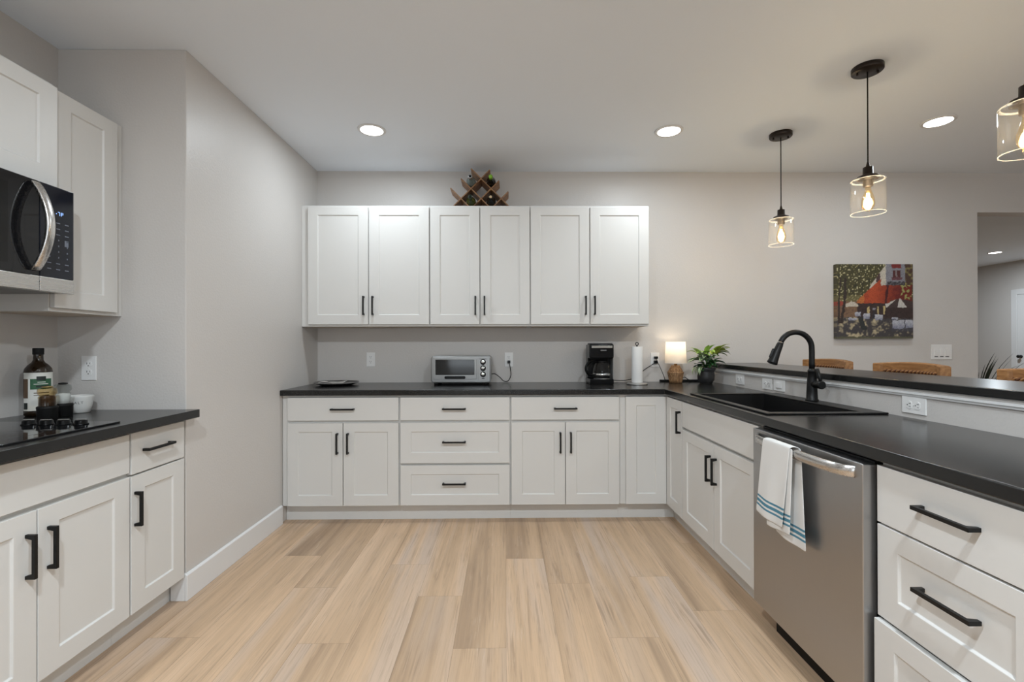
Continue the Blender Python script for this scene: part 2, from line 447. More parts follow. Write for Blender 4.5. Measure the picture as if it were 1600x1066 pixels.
# white door with its casing on the far side wall seen through the opening
dc = MB()
dc.box(XE-.022, XE, 7.97, 8.06, 0, 2.15); dc.box(XE-.022, XE, 7.09, 7.18, 0, 2.15); dc.box(XE-.022, XE, 7.18, 7.97, 2.06, 2.15)
struct(dc.build('trim_2', M['trim'], bevel=.003))
d1 = MB().box(XE-.012, XE, 7.182, 7.968, .008, 2.058)
for z0, z1 in ((.20, .95), (1.10, 1.88)): d1.box(XE-.017, XE-.012, 7.30, 7.55, z0, z1); d1.box(XE-.017, XE-.012, 7.61, 7.86, z0, z1)
do = struct(d1.build('door_1', M['trim'], bevel=.003))
MB().lathe([(.0, -.07), (.026, -.062), (.028, -.05), (.012, -.035), (.012, -.012), (.026, -.012), (.026, -.005)], (XE-.008, 7.91, 1.0), 0, 20).build('door_handle', M['black'], do)

# ------------------------------------------------------------------ cabinets
def shaker(mb, x0, x1, z0, z1, y=0.0, th=.020, st=.073, tr=.061, br=.072, rec=.007, ch=.004):
    """door or drawer front with a recessed panel; front face at y, thickness towards +y"""
    a = [(x0,z0),(x1,z0),(x1,z1),(x0,z1)]
    b = [(x0+st,z0+br),(x1-st,z0+br),(x1-st,z1-tr),(x0+st,z1-tr)]
    c = [(x0+st+ch,z0+br+ch),(x1-st-ch,z0+br+ch),(x1-st-ch,z1-tr-ch),(x0+st+ch,z1-tr-ch)]
    V = lambda p, yy: [mb.bm.verts.new((u, yy, w)) for u, w in p]
    A, B, Cc, D = V(a, y), V(b, y), V(c, y+rec), V(a, y+th)
    fs = []
    for P, Q in ((A, B), (B, Cc), (D, A)):
        for i in range(4): fs.append(mb.bm.faces.new((P[i], P[(i+1)%4], Q[(i+1)%4], Q[i])))
    fs.append(mb.bm.faces.new(Cc)); fs.append(mb.bm.faces.new(D[::-1]))
    mb._faces(fs); return mb

def pull(parent, x, z, vertical, length):
    """square black bar pull standing 32 mm off a front whose face is y = 0"""
    w, h, L = .0055, .032, length/2
    pts = [(-L, 0), (-L, -h), (L, -h), (L, 0), (L-.011, 0), (L-.016, -h+.011), (-L+.016, -h+.011), (-L+.011, 0)]
    mb = MB()
    if vertical: mb.prism([(p[1], p[0]) for p in pts], 0, -w, w)
    else: mb.prism(pts, 2, -w, w)
    return mb.build('handle', M['black'], parent, bevel=.0012, loc=(x, 0, z))

DH, WH = .142, .160
def front(kind, parent, x0, x1, z0, z1, shaker_=True, handle=None, off=0.0):
    """a door or drawer front as a part; handle = (x, z, vertical)"""
    mb = MB()
    if shaker_: shaker(mb, x0, x1, z0, z1)
    else: mb.box(x0, x1, 0, .020, z0, z1)
    o = mb.build(kind, M['cab'], parent, bevel=.0018, loc=(0, -off, 0))
    if handle: pull(o, handle[0], handle[1], handle[2], DH if handle[2] else WH)
    return o

def carcass(parent, x0, x1, depth, z0, z1, toe=True, under=None):
    mb = MB().box(x0, x1, .021, depth, z0, z1)
    o = mb.build('body', M['cab'], parent, bevel=.0015)
    if toe: MB().box(x0, x1, .078, .094, 0, z0-.0005).build('toe_kick', M['cab'], parent)
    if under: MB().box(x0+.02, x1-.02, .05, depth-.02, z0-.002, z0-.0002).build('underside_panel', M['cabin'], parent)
    return o

BZ0, BZ1 = .115, .8745
DTOP, DSPL0, DSPL1, DBOT = .860, .703, .686, .119
BASEG, WALLG = 'white base cabinets', 'white wall cabinets'
YD = 3.241                       # plane of the back run's fronts
# --- back run, seen from the left
def drawer_over_doors(name, label, loc, rot, w, dx0, dx1, false_front=False, group=BASEG, extra=None, hz=.548):
    t = thing(name, label, 'cabinet', loc, rot, group)
    carcass(t, 0, w, .610, BZ0, BZ1)
    m = (dx0+dx1)/2
    front('drawer' if not false_front else 'false_front', t, dx0, dx1, DSPL0, DTOP, False, None if false_front else (m, .782, False))
    front('door', t, dx0, m-.0025, DBOT, DSPL1, True, (m-.036, hz, True))
    front('door', t, m+.0025, dx1, DBOT, DSPL1, True, (m+.036, hz, True))
    return t
drawer_over_doors('base_cabinet', 'white one-drawer two-door base cabinet in the back left corner, below the shallow dark tray', (-1.533, YD, 0), 0, .803, .041, .797)
t = thing('base_cabinet', 'white three-drawer base cabinet in the back run, below the toaster oven', 'cabinet', (-.7295, YD, 0), 0, BASEG)
carcass(t, 0, .762, .610, BZ0, BZ1)
front('drawer', t, .006, .755, DSPL0, DTOP, False, (.376, .782, False))
front('drawer', t, .006, .755, .408, DSPL1, True, (.376, .555, False))
front('drawer', t, .006, .755, DBOT, .393, True, (.376, .270, False))
drawer_over_doors('base_cabinet', 'white one-drawer two-door base cabinet in the back run, below the coffee maker', (.033, YD, 0), 0, .7585, .006, .749)
# --- corner unit, an L with two door leaves meeting in the inner corner
XD = 1.109                       # plane of the right run's fronts
t = thing('corner_cabinet', 'white L-shaped corner base cabinet where the back run meets the sink run', 'cabinet', (XD, YD, 0), 0, BASEG)
mb = MB(); xs = [.792-XD, .021, 1.683-XD]; ys = [2.954-YD, .021, .610]
mb.slab(xs, ys, lambda i, j: not (i == 0 and j == 0), BZ0, BZ1); mb.build('body', M['cab'], t, bevel=.0015)
tk = MB(); tk.slab([.792-XD, .078, .094], [2.954-YD, .078, .094], lambda i, j: i == 1 or j == 1, 0, BZ0-.0005)
tk.build('toe_kick', M['cab'], t)
front('door', t, .829-XD, -.0005, DBOT, DTOP, True)
d = MB(); shaker(d, .001, .284, DBOT, DTOP)
d = d.build('door', M['cab'], t, bevel=.0018, rot=(0, 0, R(-90)))
pull(d, .262, .724, True, DH)
# --- right run: local x runs towards the camera
RR = R(-90)
t = drawer_over_doors('sink_cabinet', 'white sink base cabinet with a plain panel above two doors, beside the dishwasher', (XD, 2.953, 0), RR, .900, .003, .897, True)
bpy.data.objects.remove([c for c in children(t) if c.name.startswith('body')][0], do_unlink=True)
mb = MB().slab([0, .018, .882, .900], [.021, .040, .558, .572], lambda i, j: not (i == 1 and j == 1), .135, BZ1)
mb.box(0, .9, .021, .572, BZ0, .1345); mb.build('body', M['cab'], t, bevel=.0015)
t = thing('base_cabinet', 'white drawer base cabinet nearest on the right, its lowest drawer slightly pulled out', 'cabinet', (XD, 1.3975, 0), RR, BASEG)
carcass(t, 0, .460, .572, BZ0, BZ1)
front('drawer', t, .003, .457, .692, .860, False, (.233, .785, False))
front('drawer', t, .003, .457, .414, .686, True, (.233, .567, False))
front('drawer', t, .003, .457, DBOT, .406, True, (.233, .29, False), off=.011)
# --- left run: local x runs away from the camera
LL = R(90); XDL = -1.5285
t = thing('base_cabinet', 'narrow white base cabinet of one drawer and one door, right of the cooktop', 'cabinet', (XDL, 1.9425, 0), LL, BASEG)
carcass(t, 0, .3405, .600, BZ0, BZ1)
front('drawer', t, .004, .320, .691, .862, False, (.141, .782, False))
front('door', t, .004, .320, DBOT, .684, True, (.022, .548, True))
t = drawer_over_doors('base_cabinet', 'white two-door base cabinet with a plain top panel, below the black cooktop', (XDL, 1.1795, 0), LL, .7620, .004, .757, True)
# --- wall cabinets of the back wall
YU = 3.546
def wall_cabinet(label, x0, x1, d0, d1, loc, rot, z0=1.360, z1=2.273, depth=.322, group=WALLG, handles=True):
    t = thing('wall_cabinet', label, 'cabinet', (loc[0], loc[1], z0), rot, group)
    h = z1 - z0
    carcass(t, x0, x1, depth, 0, h, False, True)
    m = (d0+d1)/2
    for a, b, hx in ((d0, m-.004, m-.034), (m+.004, d1, m+.034)):
        front('door', t, a, b, .015, h-.015, True, (hx, .155, True) if handles else None)
    return t
wall_cabinet('white two-door wall cabinet in the back left corner, above the shallow tray', 0, .9645, .055, .960, (-1.5345, YU), 0)
wall_cabinet('white two-door wall cabinet under the wine rack, middle one on the back wall', 0, .756, .004, .752, (-.5695, YU), 0)
wall_cabinet('white two-door wall cabinet above the coffee maker, last on the right of the back wall', 0, .905, .004, .897, (.187, YU), 0)
# --- wall cabinets of the left wall
t = thing('wall_cabinet', 'tall narrow white wall cabinet on the left wall, right of the microwave', 'cabinet', (-1.8195, 1.922, 1.360), LL, WALLG)
carcass(t, 0, .3615, .323, 0, .913, False, True)
front('door', t, .004, .312, .015, .900, True)
wall_cabinet('short white wall cabinet on the left wall above the microwave', 0, .7600, .004, .756, (-1.800, 1.1610), LL, 1.840, 2.273, .342, WALLG, False)

# ------------------------------------------------------------------ worktops
CZ0, CZ1 = .876, .914
SX0, SX1, SY0, SY1 = 1.140, 1.650, 2.035, 2.860        # hole for the sink
xs = [XL+.0005, 1.091, SX0, SX1, PX0-.0005]; ys = [.925, SY0, SY1, 3.219, YB-.0005]
def solid(i, j):
    if j == 3: return True
    if i == 0: return False
    return not (i == 2 and j == 1)
tag(MB().slab(xs, ys, solid, CZ0, CZ1).build('worktop', M['counter'], bevel=.005, seg=3),
    'charcoal L-shaped worktop along the back wall and round the sink', 'countertop')
tag(MB().slab([XLL+.0005, XL, -1.472], [1.150, YF-.0005, YF+.004], lambda i, j: not (i == 0 and j == 1), CZ0, CZ1).build('worktop', M['counter'], bevel=.005, seg=3),
    'charcoal worktop under the cooktop on the left', 'countertop')
tag(MB().box(1.672, 2.100, .86, YB-.0005, 1.034, 1.067).build('bar_counter', M['counter'], bevel=.005, seg=3),
    'long raised charcoal bar counter above the sink', 'bar counter')

# ------------------------------------------------------------------ sink and faucet
sk = thing('kitchen_sink', 'black drop-in sink set in the worktop under the faucet', 'sink', (1.39, 2.4475, CZ1))
a0, a1, b0, b1 = 1.128-1.39, 1.664-1.39, 2.022-2.4475, 2.872-2.4475
p0, p1, q0, q1 = 1.165-1.39, 1.566-1.39, 2.062-2.4475, 2.832-2.4475
mb = MB(); mb.slab([a0, p0, p1, a1], [b0, q0, q1, b1], lambda i, j: not (i == 1 and j == 1), .0003, .0085)
mb.build('rim', M['composite'], sk, bevel=.004, seg=3)
mb = MB(); V = lambda pts: [mb.bm.verts.new(p) for p in pts]
e = .0008
top = V(((p0-e, q0-e, .001), (p1+e, q0-e, .001), (p1+e, q1+e, .001), (p0-e, q1+e, .001)))
bot = V(((p0+.02, q0+.02, -.21), (p1-.02, q0+.02, -.21), (p1-.02, q1-.02, -.21), (p0+.02, q1-.02, -.21)))
for i in range(4): mb.bm.faces.new((top[i], top[(i+1)%4], bot[(i+1)%4], bot[i]))
mb.bm.faces.new(bot)
bw = mb.build('basin', M['composite'], sk)
sd = bw.modifiers.new('wall', 'SOLIDIFY'); sd.thickness = .006; sd.offset = 1
MB().lathe([(.045, 0), (.045, .003), (.038, .004), (.03, -.001), (0, -.001)], (0, 0, -.2095), 2, 24).build('drain', M['chrome'], sk)

fc = thing('faucet', 'matte black pull-down kitchen faucet with a high arched spout', 'faucet', (1.610, 2.455, CZ1+.0087))
MB().lathe([(.031, 0), (.031, .006), (.027, .010), (.0255, .05), (.022, .115), (.0185, .150), (.0205, .152), (.0205, .160), (.0165, .163), (.0150, .168)], (0,0,0), 2, 28).build('base', M['black'], fc)
arc = [(0, 0, .160), (0, 0, .20), (0, 0, .255)]
for k in range(1, 17):
    a = PI*k/16 * .90
    arc.append((-.0855+.0855*math.cos(a), 0, .275+.0855*math.sin(a)))
MB().tube(arc, .0138, 16).build('spout', M['black'], fc)
e1 = Vector(arc[-1]); dr = (Vector(arc[-1])-Vector(arc[-2])).normalized()
ang = math.atan2(-dr.x, -dr.z)
hd = MB().lathe([(.0148, .006), (.0148, 0), (.0165, -.004), (.019, -.05), (.0235, -.095), (.0255, -.104), (.0255, -.109), (.020, -.111)], (0,0,0), 2, 24)
hd = hd.build('spray_head', M['black'], fc, loc=tuple(e1 + dr*.004), rot=(0, ang, 0))
MB().lathe([(.0152, .0), (.0152, .004)], (0,0,.006), 2, 24).build('collar', M['chrome'], hd)
MB().box(-.027, -.018, -.006, .006, -.085, -.035).build('spray_button', M['blackplastic'], hd, bevel=.002)
lv = MB().lathe([(.017, 0), (.019, -.03), (.021, -.052), (.021, -.066), (.018, -.070)], (0, -.012, .088), 1, 24).build('handle', M['black'], fc)
MB().tube([(0, -.072, .095), (-.004, -.068, .125), (-.012, -.058, .172)], [.0085, .0085, .0095], 12).build('lever', M['black'], lv)

# ------------------------------------------------------------------ dishwasher and towel
DWX = 1.075
dw = thing('dishwasher', 'stainless steel dishwasher in the right-hand run with a towel over its handle', 'dishwasher', (DWX, 2.037, 0), RR)
dwd = MB().box(.002, .630, .0, .045, .112, .858).build('door', M['steel'], dw, bevel=.004, seg=3)
MB().box(.012, .628, .0465, .60, .112, .868).build('body', M['softblack'], dw)
MB().box(.012, .628, .0095+.03, .0460, .8585, .866).build('control_strip', M['blackplastic'], dw)
MB().box(.045, .628, .075, .09, .0, .1115).build('toe_panel', M['softblack'], dw)
# bowed handle, nearly as wide as the door, its ends curving into the door
def bowed_handle(x0, x1, z0, z1, out, th=.012, n=24):
    mb = MB(); rows = []
    for k in range(n+1):
        t = k/n; s = 1-(2*t-1)**4
        y = -.004 - (out-.004)*s**.6
        x = x0+(x1-x0)*t
        rows.append([mb.bm.verts.new(p) for p in ((x, y, z0+.002), (x, y-.0015, (z0+z1)/2), (x, y, z1-.002), (x, y+th*.5, z1), (x, y+th, z1-.004), (x, y+th, z0+.004), (x, y+th*.5, z0))])
    m = len(rows[0])
    fs = [mb.bm.faces.new((A[i], A[(i+1)%m], B[(i+1)%m], B[i])) for A, B in zip(rows, rows[1:]) for i in range(m)]
    fs += [mb.bm.faces.new(rows[0][::-1]), mb.bm.faces.new(rows[-1])]
    mb._faces(fs, True); return mb
bowed_handle(.045, .600, .808, .845, .046).build('handle', M['steelh'], dwd)

def towel_material():
    m, n, l, b = newmat('white cotton with blue stripes')
    uv = n.new('ShaderNodeUVMap'); uv.uv_map = 'len'; sp = n.new('ShaderNodeSeparateXYZ'); l.new(uv.outputs[0], sp.inputs[0])
    rp = n.new('ShaderNodeValToRGB'); rp.color_ramp.interpolation = 'CONSTANT'
    W_, B_ = (.76, .755, .74, 1), (.075, .235, .330, 1)
    st = [(0, W_), (.018, W_), (.030, B_), (.037, W_), (.046, B_), (.056, W_), (.066, B_), (.073, W_)]
    e = rp.color_ramp.elements
    while len(e) < len(st): e.new(.5)
    for i, (p, c) in enumerate(st): e[i].position = p; e[i].color = c
    l.new(sp.outputs[1], rp.inputs[0]); l.new(rp.outputs[0], b.inputs['Base Color'])
    b.inputs['Roughness'].default_value = .9
    tc = n.new('ShaderNodeTexCoord'); nz = n.new('ShaderNodeTexNoise'); nz.inputs['Scale'].default_value = 600
    bp = n.new('ShaderNodeBump'); bp.inputs['Strength'].default_value = .4; bp.inputs['Distance'].default_value = .001
    l.new(tc.outputs['Object'], nz.inputs['Vector']); l.new(nz.outputs[0], bp.inputs['Height']); l.new(bp.outputs[0], b.inputs['Normal'])
    return m
M['towel'] = towel_material()
tw = thing('dish_towel', 'white dish towel with blue stripes hanging over the dishwasher handle', 'towel', (DWX, 2.037, 0), RR)
def towel_sheet(path, xa, xb, name, ripple, ends, seed):
    """path: list of (y, z) from the front hem over the bar to the back hem; xa/xb: left and right edge along it"""
    n, m = len(path)-1, 16
    L = [0]
    for i in range(n): L.append(L[-1] + math.dist(path[i], path[i+1]))
    mb = MB(); uvl = mb.bm.loops.layers.uv.new('len'); rows = []
    for i in range(n+1):
        s = L[i]; d = min(s if ends[0] else 9, (L[-1]-s) if ends[1] else 9)
        hang = min(1, max(0, (.80-path[i][1])/.2))
        row = []
        for k in range(m+1):
            t = k/m; x = xa(i/n) + (xb(i/n)-xa(i/n))*t
            y = path[i][0] + ripple*hang*math.sin(t*9.0+seed+hang)
            row.append((mb.bm.verts.new((x, y, path[i][1] - .010*hang*math.sin(t*2.3+seed))), d))
        rows.append(row)
    for A, B in zip(rows, rows[1:]):
        for k in range(m):
            f = mb.bm.faces.new((A[k][0], A[k+1][0], B[k+1][0], B[k][0])); f.smooth = True
            for lp, dd in zip(f.loops, (A[k][1], A[k+1][1], B[k+1][1], B[k][1])): lp[uvl].uv = (0, min(dd, .99))
    o = mb.build(name, M['towel'], tw)
    sd = o.modifiers.new('cloth', 'SOLIDIFY'); sd.thickness = .0022; sd.offset = 0
    sb = o.modifiers.new('sub', 'SUBSURF'); sb.levels = 1; sb.render_levels = 1
    return o
lerp = lambda a, b, t: a+(b-a)*t
def over(yf, yb, ztop, zf, zb, n=14):
    p = [(yf-.004*(1-k/n), lerp(zf, ztop-.012, k/n)) for k in range(n)]
    c = (yf+yb)/2; r = (yb-yf)/2
    p += [(c-r*math.cos(PI*k/8), ztop-.010+.010*math.sin(PI*k/8)) for k in range(9)]
    p += [(yb, lerp(ztop-.012, zb, (k+1)/n)) for k in range(n)]
    return p
def pl(*k):
    """piecewise linear: (t, value) pairs"""
    def f(t):
        for (t0, v0), (t1, v1) in zip(k, k[1:]):
            if t <= t1: return v0 + (v1-v0)*(t-t0)/(t1-t0)
        return k[-1][1]
    return f
towel_sheet(over(-.0545, -.0275, .853, .548, .498), pl((0, .128), (.45, .186), (.52, .205), (1, .215)), pl((0, .318), (.45, .362), (.52, .372), (1, .408)), 'cloth', .0028, (1, 1), .4)
towel_sheet([(y-.0005, z) for y, z in [(-.0505, lerp(.522, .845, k/14)) for k in range(15)]], pl((0, .195), (1, .230)), pl((0, .352), (1, .368)), 'folded_layer', .0020, (1, 0), 1.7)

# ------------------------------------------------------------------ cooktop
ck = thing('cooktop', 'black glass electric cooktop set in the left worktop', 'cooktop', (-1.790, 1.518, CZ1))
MB().box(-.255, .258, -.375, .378, .0003, .0065).build('glass_top', M['glassblack'], ck, bevel=.002)
ringm = mat('burner ring print', (.06, .06, .06), .25)
for bx, by, br_ in ((-.12, -.22, .075), (.12, -.22, .105), (-.12, .10, .105), (.12, .10, .075)):
    MB().lathe([(br_-.0015, 0), (br_-.0015, .0003), (br_, .0003), (br_, 0)], (bx, by, .0064), 2, 48, cap=False).build('burner_ring', ringm, ck)
for k in range(4):
    kb = MB().lathe([(.0235, 0), (.0235, .003), (.0205, .005), (.0195, .015), (.017, .017), (0, .017)], (0,0,0), 2, 28).build('control_knob', M['blackplastic'], ck, loc=(-.028+.0655*(k-0)-.0, .302, .0067))
    kb.location.x = .170-.0655*k
    MB().box(-.0035, .0035, -.020, .020, .0172, .0205).build('grip', M['chrome'], kb, bevel=.001, rot=(0, 0, R(90)))

# ------------------------------------------------------------------ microwave
MWX = -1.735
mw = thing('microwave', 'black and stainless over-the-range microwave on the left wall', 'microwave', (MWX, 1.165, 1.424), LL)
MB().box(0, .742, .022, .400, .012, .411).build('body', M['softblack'], mw)
MB().box(.001, .755, .030, .40, .005, .095).build('vent_side', M['blackplastic'], mw)
md_ = MB().box(.0, .612, 0, .021, .058, .411).build('door', M['glassblack'], mw, bevel=.003)
MB().box(.0, .612, -.001, .021, .002, .0575).build('door_strip', M['steelh'], md_, bevel=.002)
MB().box(.05, .50, .0005-.0012, 0, .09, .37).build('window', mat('microwave window', (.004, .004, .004), .06), md_)
cp = MB().box(.614, .752, 0, .021, .058, .411).build('control_panel', M['panelblack'], mw, bevel=.003)
MB().box(.614, .752, -.001, .021, .002, .0575).build('control_strip', M['steelh'], cp, bevel=.002)
# bowed handle standing on the door's right edge
hmb = MB(); rows = []
for k in range(21):
    t = k/20; z = .075+.325*t; o_ = -.004-.056*math.sin(PI*t)**.8
    rows.append([hmb.bm.verts.new(p) for p in ((.571, o_, z), (.571, o_-.009, z), (.575, o_-.012, z), (.598, o_-.012, z), (.602, o_-.009, z), (.602, o_, z))])
fs = [hmb.bm.faces.new((A[i], A[(i+1)%6], B[(i+1)%6], B[i])) for A, B in zip(rows, rows[1:]) for i in range(6)]
fs += [hmb.bm.faces.new(rows[0][::-1]), hmb.bm.faces.new(rows[-1])]
hmb._faces(fs, True); hmb.build('handle', M['steelv'], md_)
# lit clock digits and printed keys on the control panel
SEG = {'0': 'abcdef', '1': 'bc', '2': 'abged', '7': 'abc', 'P': 'abefg'}
def seven(mb, ch, x, z, w, h, t, y):
    g = {'a': (x, x+w, z+h-t, z+h), 'd': (x, x+w, z, z+t), 'g': (x, x+w, z+h/2-t/2, z+h/2+t/2), 'f': (x, x+t, z+h/2, z+h),
         'b': (x+w-t, x+w, z+h/2, z+h), 'e': (x, x+t, z, z+h/2), 'c': (x+w-t, x+w, z, z+h/2)}
    for c in SEG[ch]: a = g[c]; mb.box(a[0], a[1], y-.0006, y, a[2], a[3])
blue = emitter('lit blue digits', (.30, .50, 1.0), 1.6)
for ch, x in (('7', .684), ('P', .697)):
    mb = MB(); seven(mb, ch, x, .302, .0085, .014, .0019, -.0002); mb.build('clock_digit', blue, cp)
for x, z in ((.676, .306), (.650, .312)): MB().box(x, x+.003, -.0008, -.0002, z, z+.003).build('indicator_light', blue, cp)
km = MB(); rk = random.Random(4)
for r_ in range(9):
    z = .270 - r_*.0225
    for c_ in range(3):
        x = .645+.036*c_
        if r_ in (3, 4, 5, 6): km.box(x+.004, x+.008, -.0006, -.0002, z, z+.006)
        else: km.box(x-.004, x+.012, -.0006, -.0002, z, z+.0035)
km.box(.712, .728, -.0006, -.0002, .186, .210)
km.build('key_legends', mat('grey key print', (.16, .18, .22), .5), cp)

# ------------------------------------------------------------------ outlets and switch
def outlet(label, loc, rot, group='white wall outlets'):
    t = thing('wall_outlet', label, 'outlet', loc, rot, group)
    p = MB().box(-.035, .035, -.0055, -.0003, -.0575, .0575).build('cover_plate', M['plate'], t, bevel=.002)
    MB().lathe([(.003, 0), (.003, -.0008), (0, -.0012)], (0, -.0054, 0), 1, 12).build('screw', M['plate'], p)
    for s in (-1, 1):
        z = s*.0195
        r = MB().prism([(.0165*math.cos(a), z+max(-.0125, min(.0125, .0165*math.sin(a)))) for a in [2*PI*k/24 for k in range(24)]], 1, -.0075, -.0050).build('receptacle', M['plate'], t)
        sl = MB(); sl.box(-.0075, -.0050, -.0079, -.0074, z-.001, z+.008); sl.box(.0050, .0070, -.0079, -.0074, z, z+.0075)
        sl.cyl((0, -.0079, z-.0075), .0026, .0005, 1, 12); sl.build('slot', M['slot'], r)
    return t
o1 = outlet('white wall outlet on the return wall beside the oil bottle and salt bowl', (-1.9925, YF, 1.113), (0,0,0))
dup(o1, (-1.102, YB, 1.102), (0,0,0), 'white wall outlet above the shallow tray at the left end of the back counter')
dup(o1, (.027, YB, 1.099), (0,0,0), 'white wall outlet with the toaster oven plugged in')
dup(o1, (1.231, YB, 1.094), (0,0,0), 'white wall outlet between the paper towel roll and the lamp, two plugs in it')
dup(o1, (PX0, 3.361, .968), (0, R(90), RR), 'white outlet lying sideways under the bar, nearest the potted plant')
dup(o1, (PX0, 3.006, .965), (0, R(90), RR), 'white outlet lying sideways under the bar, left one of the pair behind the sink')
dup(o1, (PX0, 1.9185, .967), (0, R(90), RR), 'white outlet lying sideways under the bar, to the right of the faucet')
sw = thing('light_switch', 'white rocker switch lying sideways under the bar, right one of the pair behind the sink', 'switch', (PX0, 2.874, .966), (0, R(90), RR), 'white light switches')
MB().box(-.035, .035, -.0055, -.0003, -.0575, .0575).build('cover_plate', M['plate'], sw, bevel=.002)
MB().prism([(-.0085, -.031), (-.0115, 0), (-.0070, .031), (-.005, .031), (-.005, -.031)], 0, -.0155, .0155).build('rocker', M['plate'], sw, bevel=.001)
s3 = thing('light_switch', 'white three-rocker light switch on the wall right of the café painting', 'switch', (3.622, YB, 1.153), (0,0,0), 'white light switches')
MB().box(-.088, .088, -.0065, -.0003, -.062, .062).build('cover_plate', M['plate'], s3, bevel=.002)
for k in (-1, 0, 1):
    MB().prism([(-.0085, -.033), (-.0125, 0), (-.0075, .033), (-.005, .033), (-.005, -.033)], 0, .046*k-.0165, .046*k+.0165).build('rocker', M['plate'], s3, bevel=.001)
    MB().box(.046*k-.015, .046*k+.015, -.0072, -.0066, -.043, -.037).build('slider', M['slot'], s3)

# ------------------------------------------------------------------ ceiling lamps
def downlight(label, x, y, power):
    t = thing('recessed_light', label, 'ceiling light', (x, y, ZC), 0, 'recessed ceiling lights')
    MB().lathe([(.073, -.0005), (.092, -.0005), (.090, -.004), (.076, -.008), (.073, -.006)], (0,0,0), 2, 40, cap=False).build('trim_ring', M['trim'], t)
    MB().lathe([(.0735, -.0015), (.0735, -.005), (0, -.0055)], (0,0,0), 2, 40).build('diffuser', M['diffuser'], t)
    area_light('lamp', (0, 0, -.0095), (0, 0, 0), .13, 0, power, (.845, .945, 1.02), 'DISK', R(SPREAD), t)
    return t
downlight('lit recessed ceiling light above the left end of the back cabinets', -.882, 3.125, P_BACK)
downlight('lit recessed ceiling light above the right end of the back cabinets', 1.092, 3.122, P_BACK)
downlight('lit recessed ceiling light beyond the bar, right of the two hanging pendants', 2.772, 2.972, P_DINING)
downlight('lit recessed ceiling light of the hall beyond the opening', 7.65, 7.25, P_HALL)
# the rows of the same lamps above and behind the photographer, which light the cabinet fronts
for x, y, pw in ((-.60, .22, P_FRONT), (.75, .22, P_FRONT), (2.772, .30, P_DINING), (.10, -2.4, P_REAR), (4.9, .3, P_DINING)):
    downlight('recessed ceiling light above or behind the photographer', x, y, pw)

# ------------------------------------------------------------------ pendants
def pendant(label, x, y):
    t = thing('pendant_light', label, 'pendant lamp', (x, y, ZC), R(-18), 'glass pendant lamps over the bar')
    cn = MB().lathe([(0, -.0005), (.070, -.0005), (.070, -.022), (.067, -.0255), (0, -.0255)], (0,0,0), 2, 40).build('canopy', M['bronze'], t)
    for s in (-1, 1): MB().lathe([(.005, 0), (.006, -.008), (.004, -.012), (0, -.012)], (.045*s, 0, -.0255), 2, 12).build('screw', M['bronze'], cn)
    MB().lathe([(.0, -.026), (.0032, -.026), (.0032, -.495), (0, -.495)], (0,0,0), 2, 10).build('cord', M['softblack'], t)
    MB().lathe([(.004, -.488), (.010, -.515), (.022, -.517), (.023, -.553), (.030, -.556), (.047, -.563), (.047, -.578), (.030, -.584), (.022, -.584), (.022, -.615), (.0, -.615)], (0,0,0), 2, 32).build('socket', M['bronze'], t)
    gz0, gz1, r = -.752, -.582, .075
    g = MB(); g.lathe([(.036, gz1), (r-.006, gz1), (r, gz1-.006), (r, gz0)], (0,0,0), 2, 48, cap=False)
    gs = g.build('glass_shade', M['shadeglass'], t)
    MB().lathe([(r-.003, gz0), (r-.003, gz0-.002), (r+.0006, gz0-.002), (r+.0006, gz0), (r-.003, gz0)], (0,0,0), 2, 48, cap=False).build('rim', M['rimglass'], gs)
    MB().lathe([(r-.010, gz1+.0008), (r-.003, gz1+.0008), (r+.0008, gz1-.004), (r-.010, gz1+.0008)], (0,0,0), 2, 48, cap=False).build('rim', M['rimglass'], gs)
    b = MB().lathe([(.013, -.616), (.013, -.632), (.017, -.645), (.026, -.675), (.030, -.697), (.028, -.717), (.018, -.735), (.006, -.742), (0, -.743)], (0,0,0), 2, 28, cap=False).build('bulb', M['amber'], t)
    fm = MB()
    for k in range(8):
        a = 2*PI*k/8; a2 = a+PI/8
        fm.tube([(.005*math.cos(a), .005*math.sin(a), -.650), (.012*math.cos(a), .012*math.sin(a), -.715), (.012*math.cos(a2), .012*math.sin(a2), -.715), (.005*math.cos(a2), .005*math.sin(a2), -.650)], .0011, 5)
    fm.build('filament', M['filament'], b)
    l = bpy.data.lights.new('bulb_light', 'POINT'); l.energy = P_PENDANT; l.color = (1, .95, .86); l.shadow_soft_size = .022
    lo = bpy.data.objects.new('bulb_light', l); C.objects.link(lo); lo.location = (0, 0, -.69); lo.parent = t
    return t
p1_ = pendant('lit glass pendant lamp over the bar, farthest of the three', 1.865, 3.158)
dup(p1_, (1.865, 2.394, ZC), None, 'lit glass pendant lamp over the bar, middle one of the three')
dup(p1_, (1.838, 1.630, ZC), None, 'lit glass pendant lamp cut off by the right edge, nearest of the three')

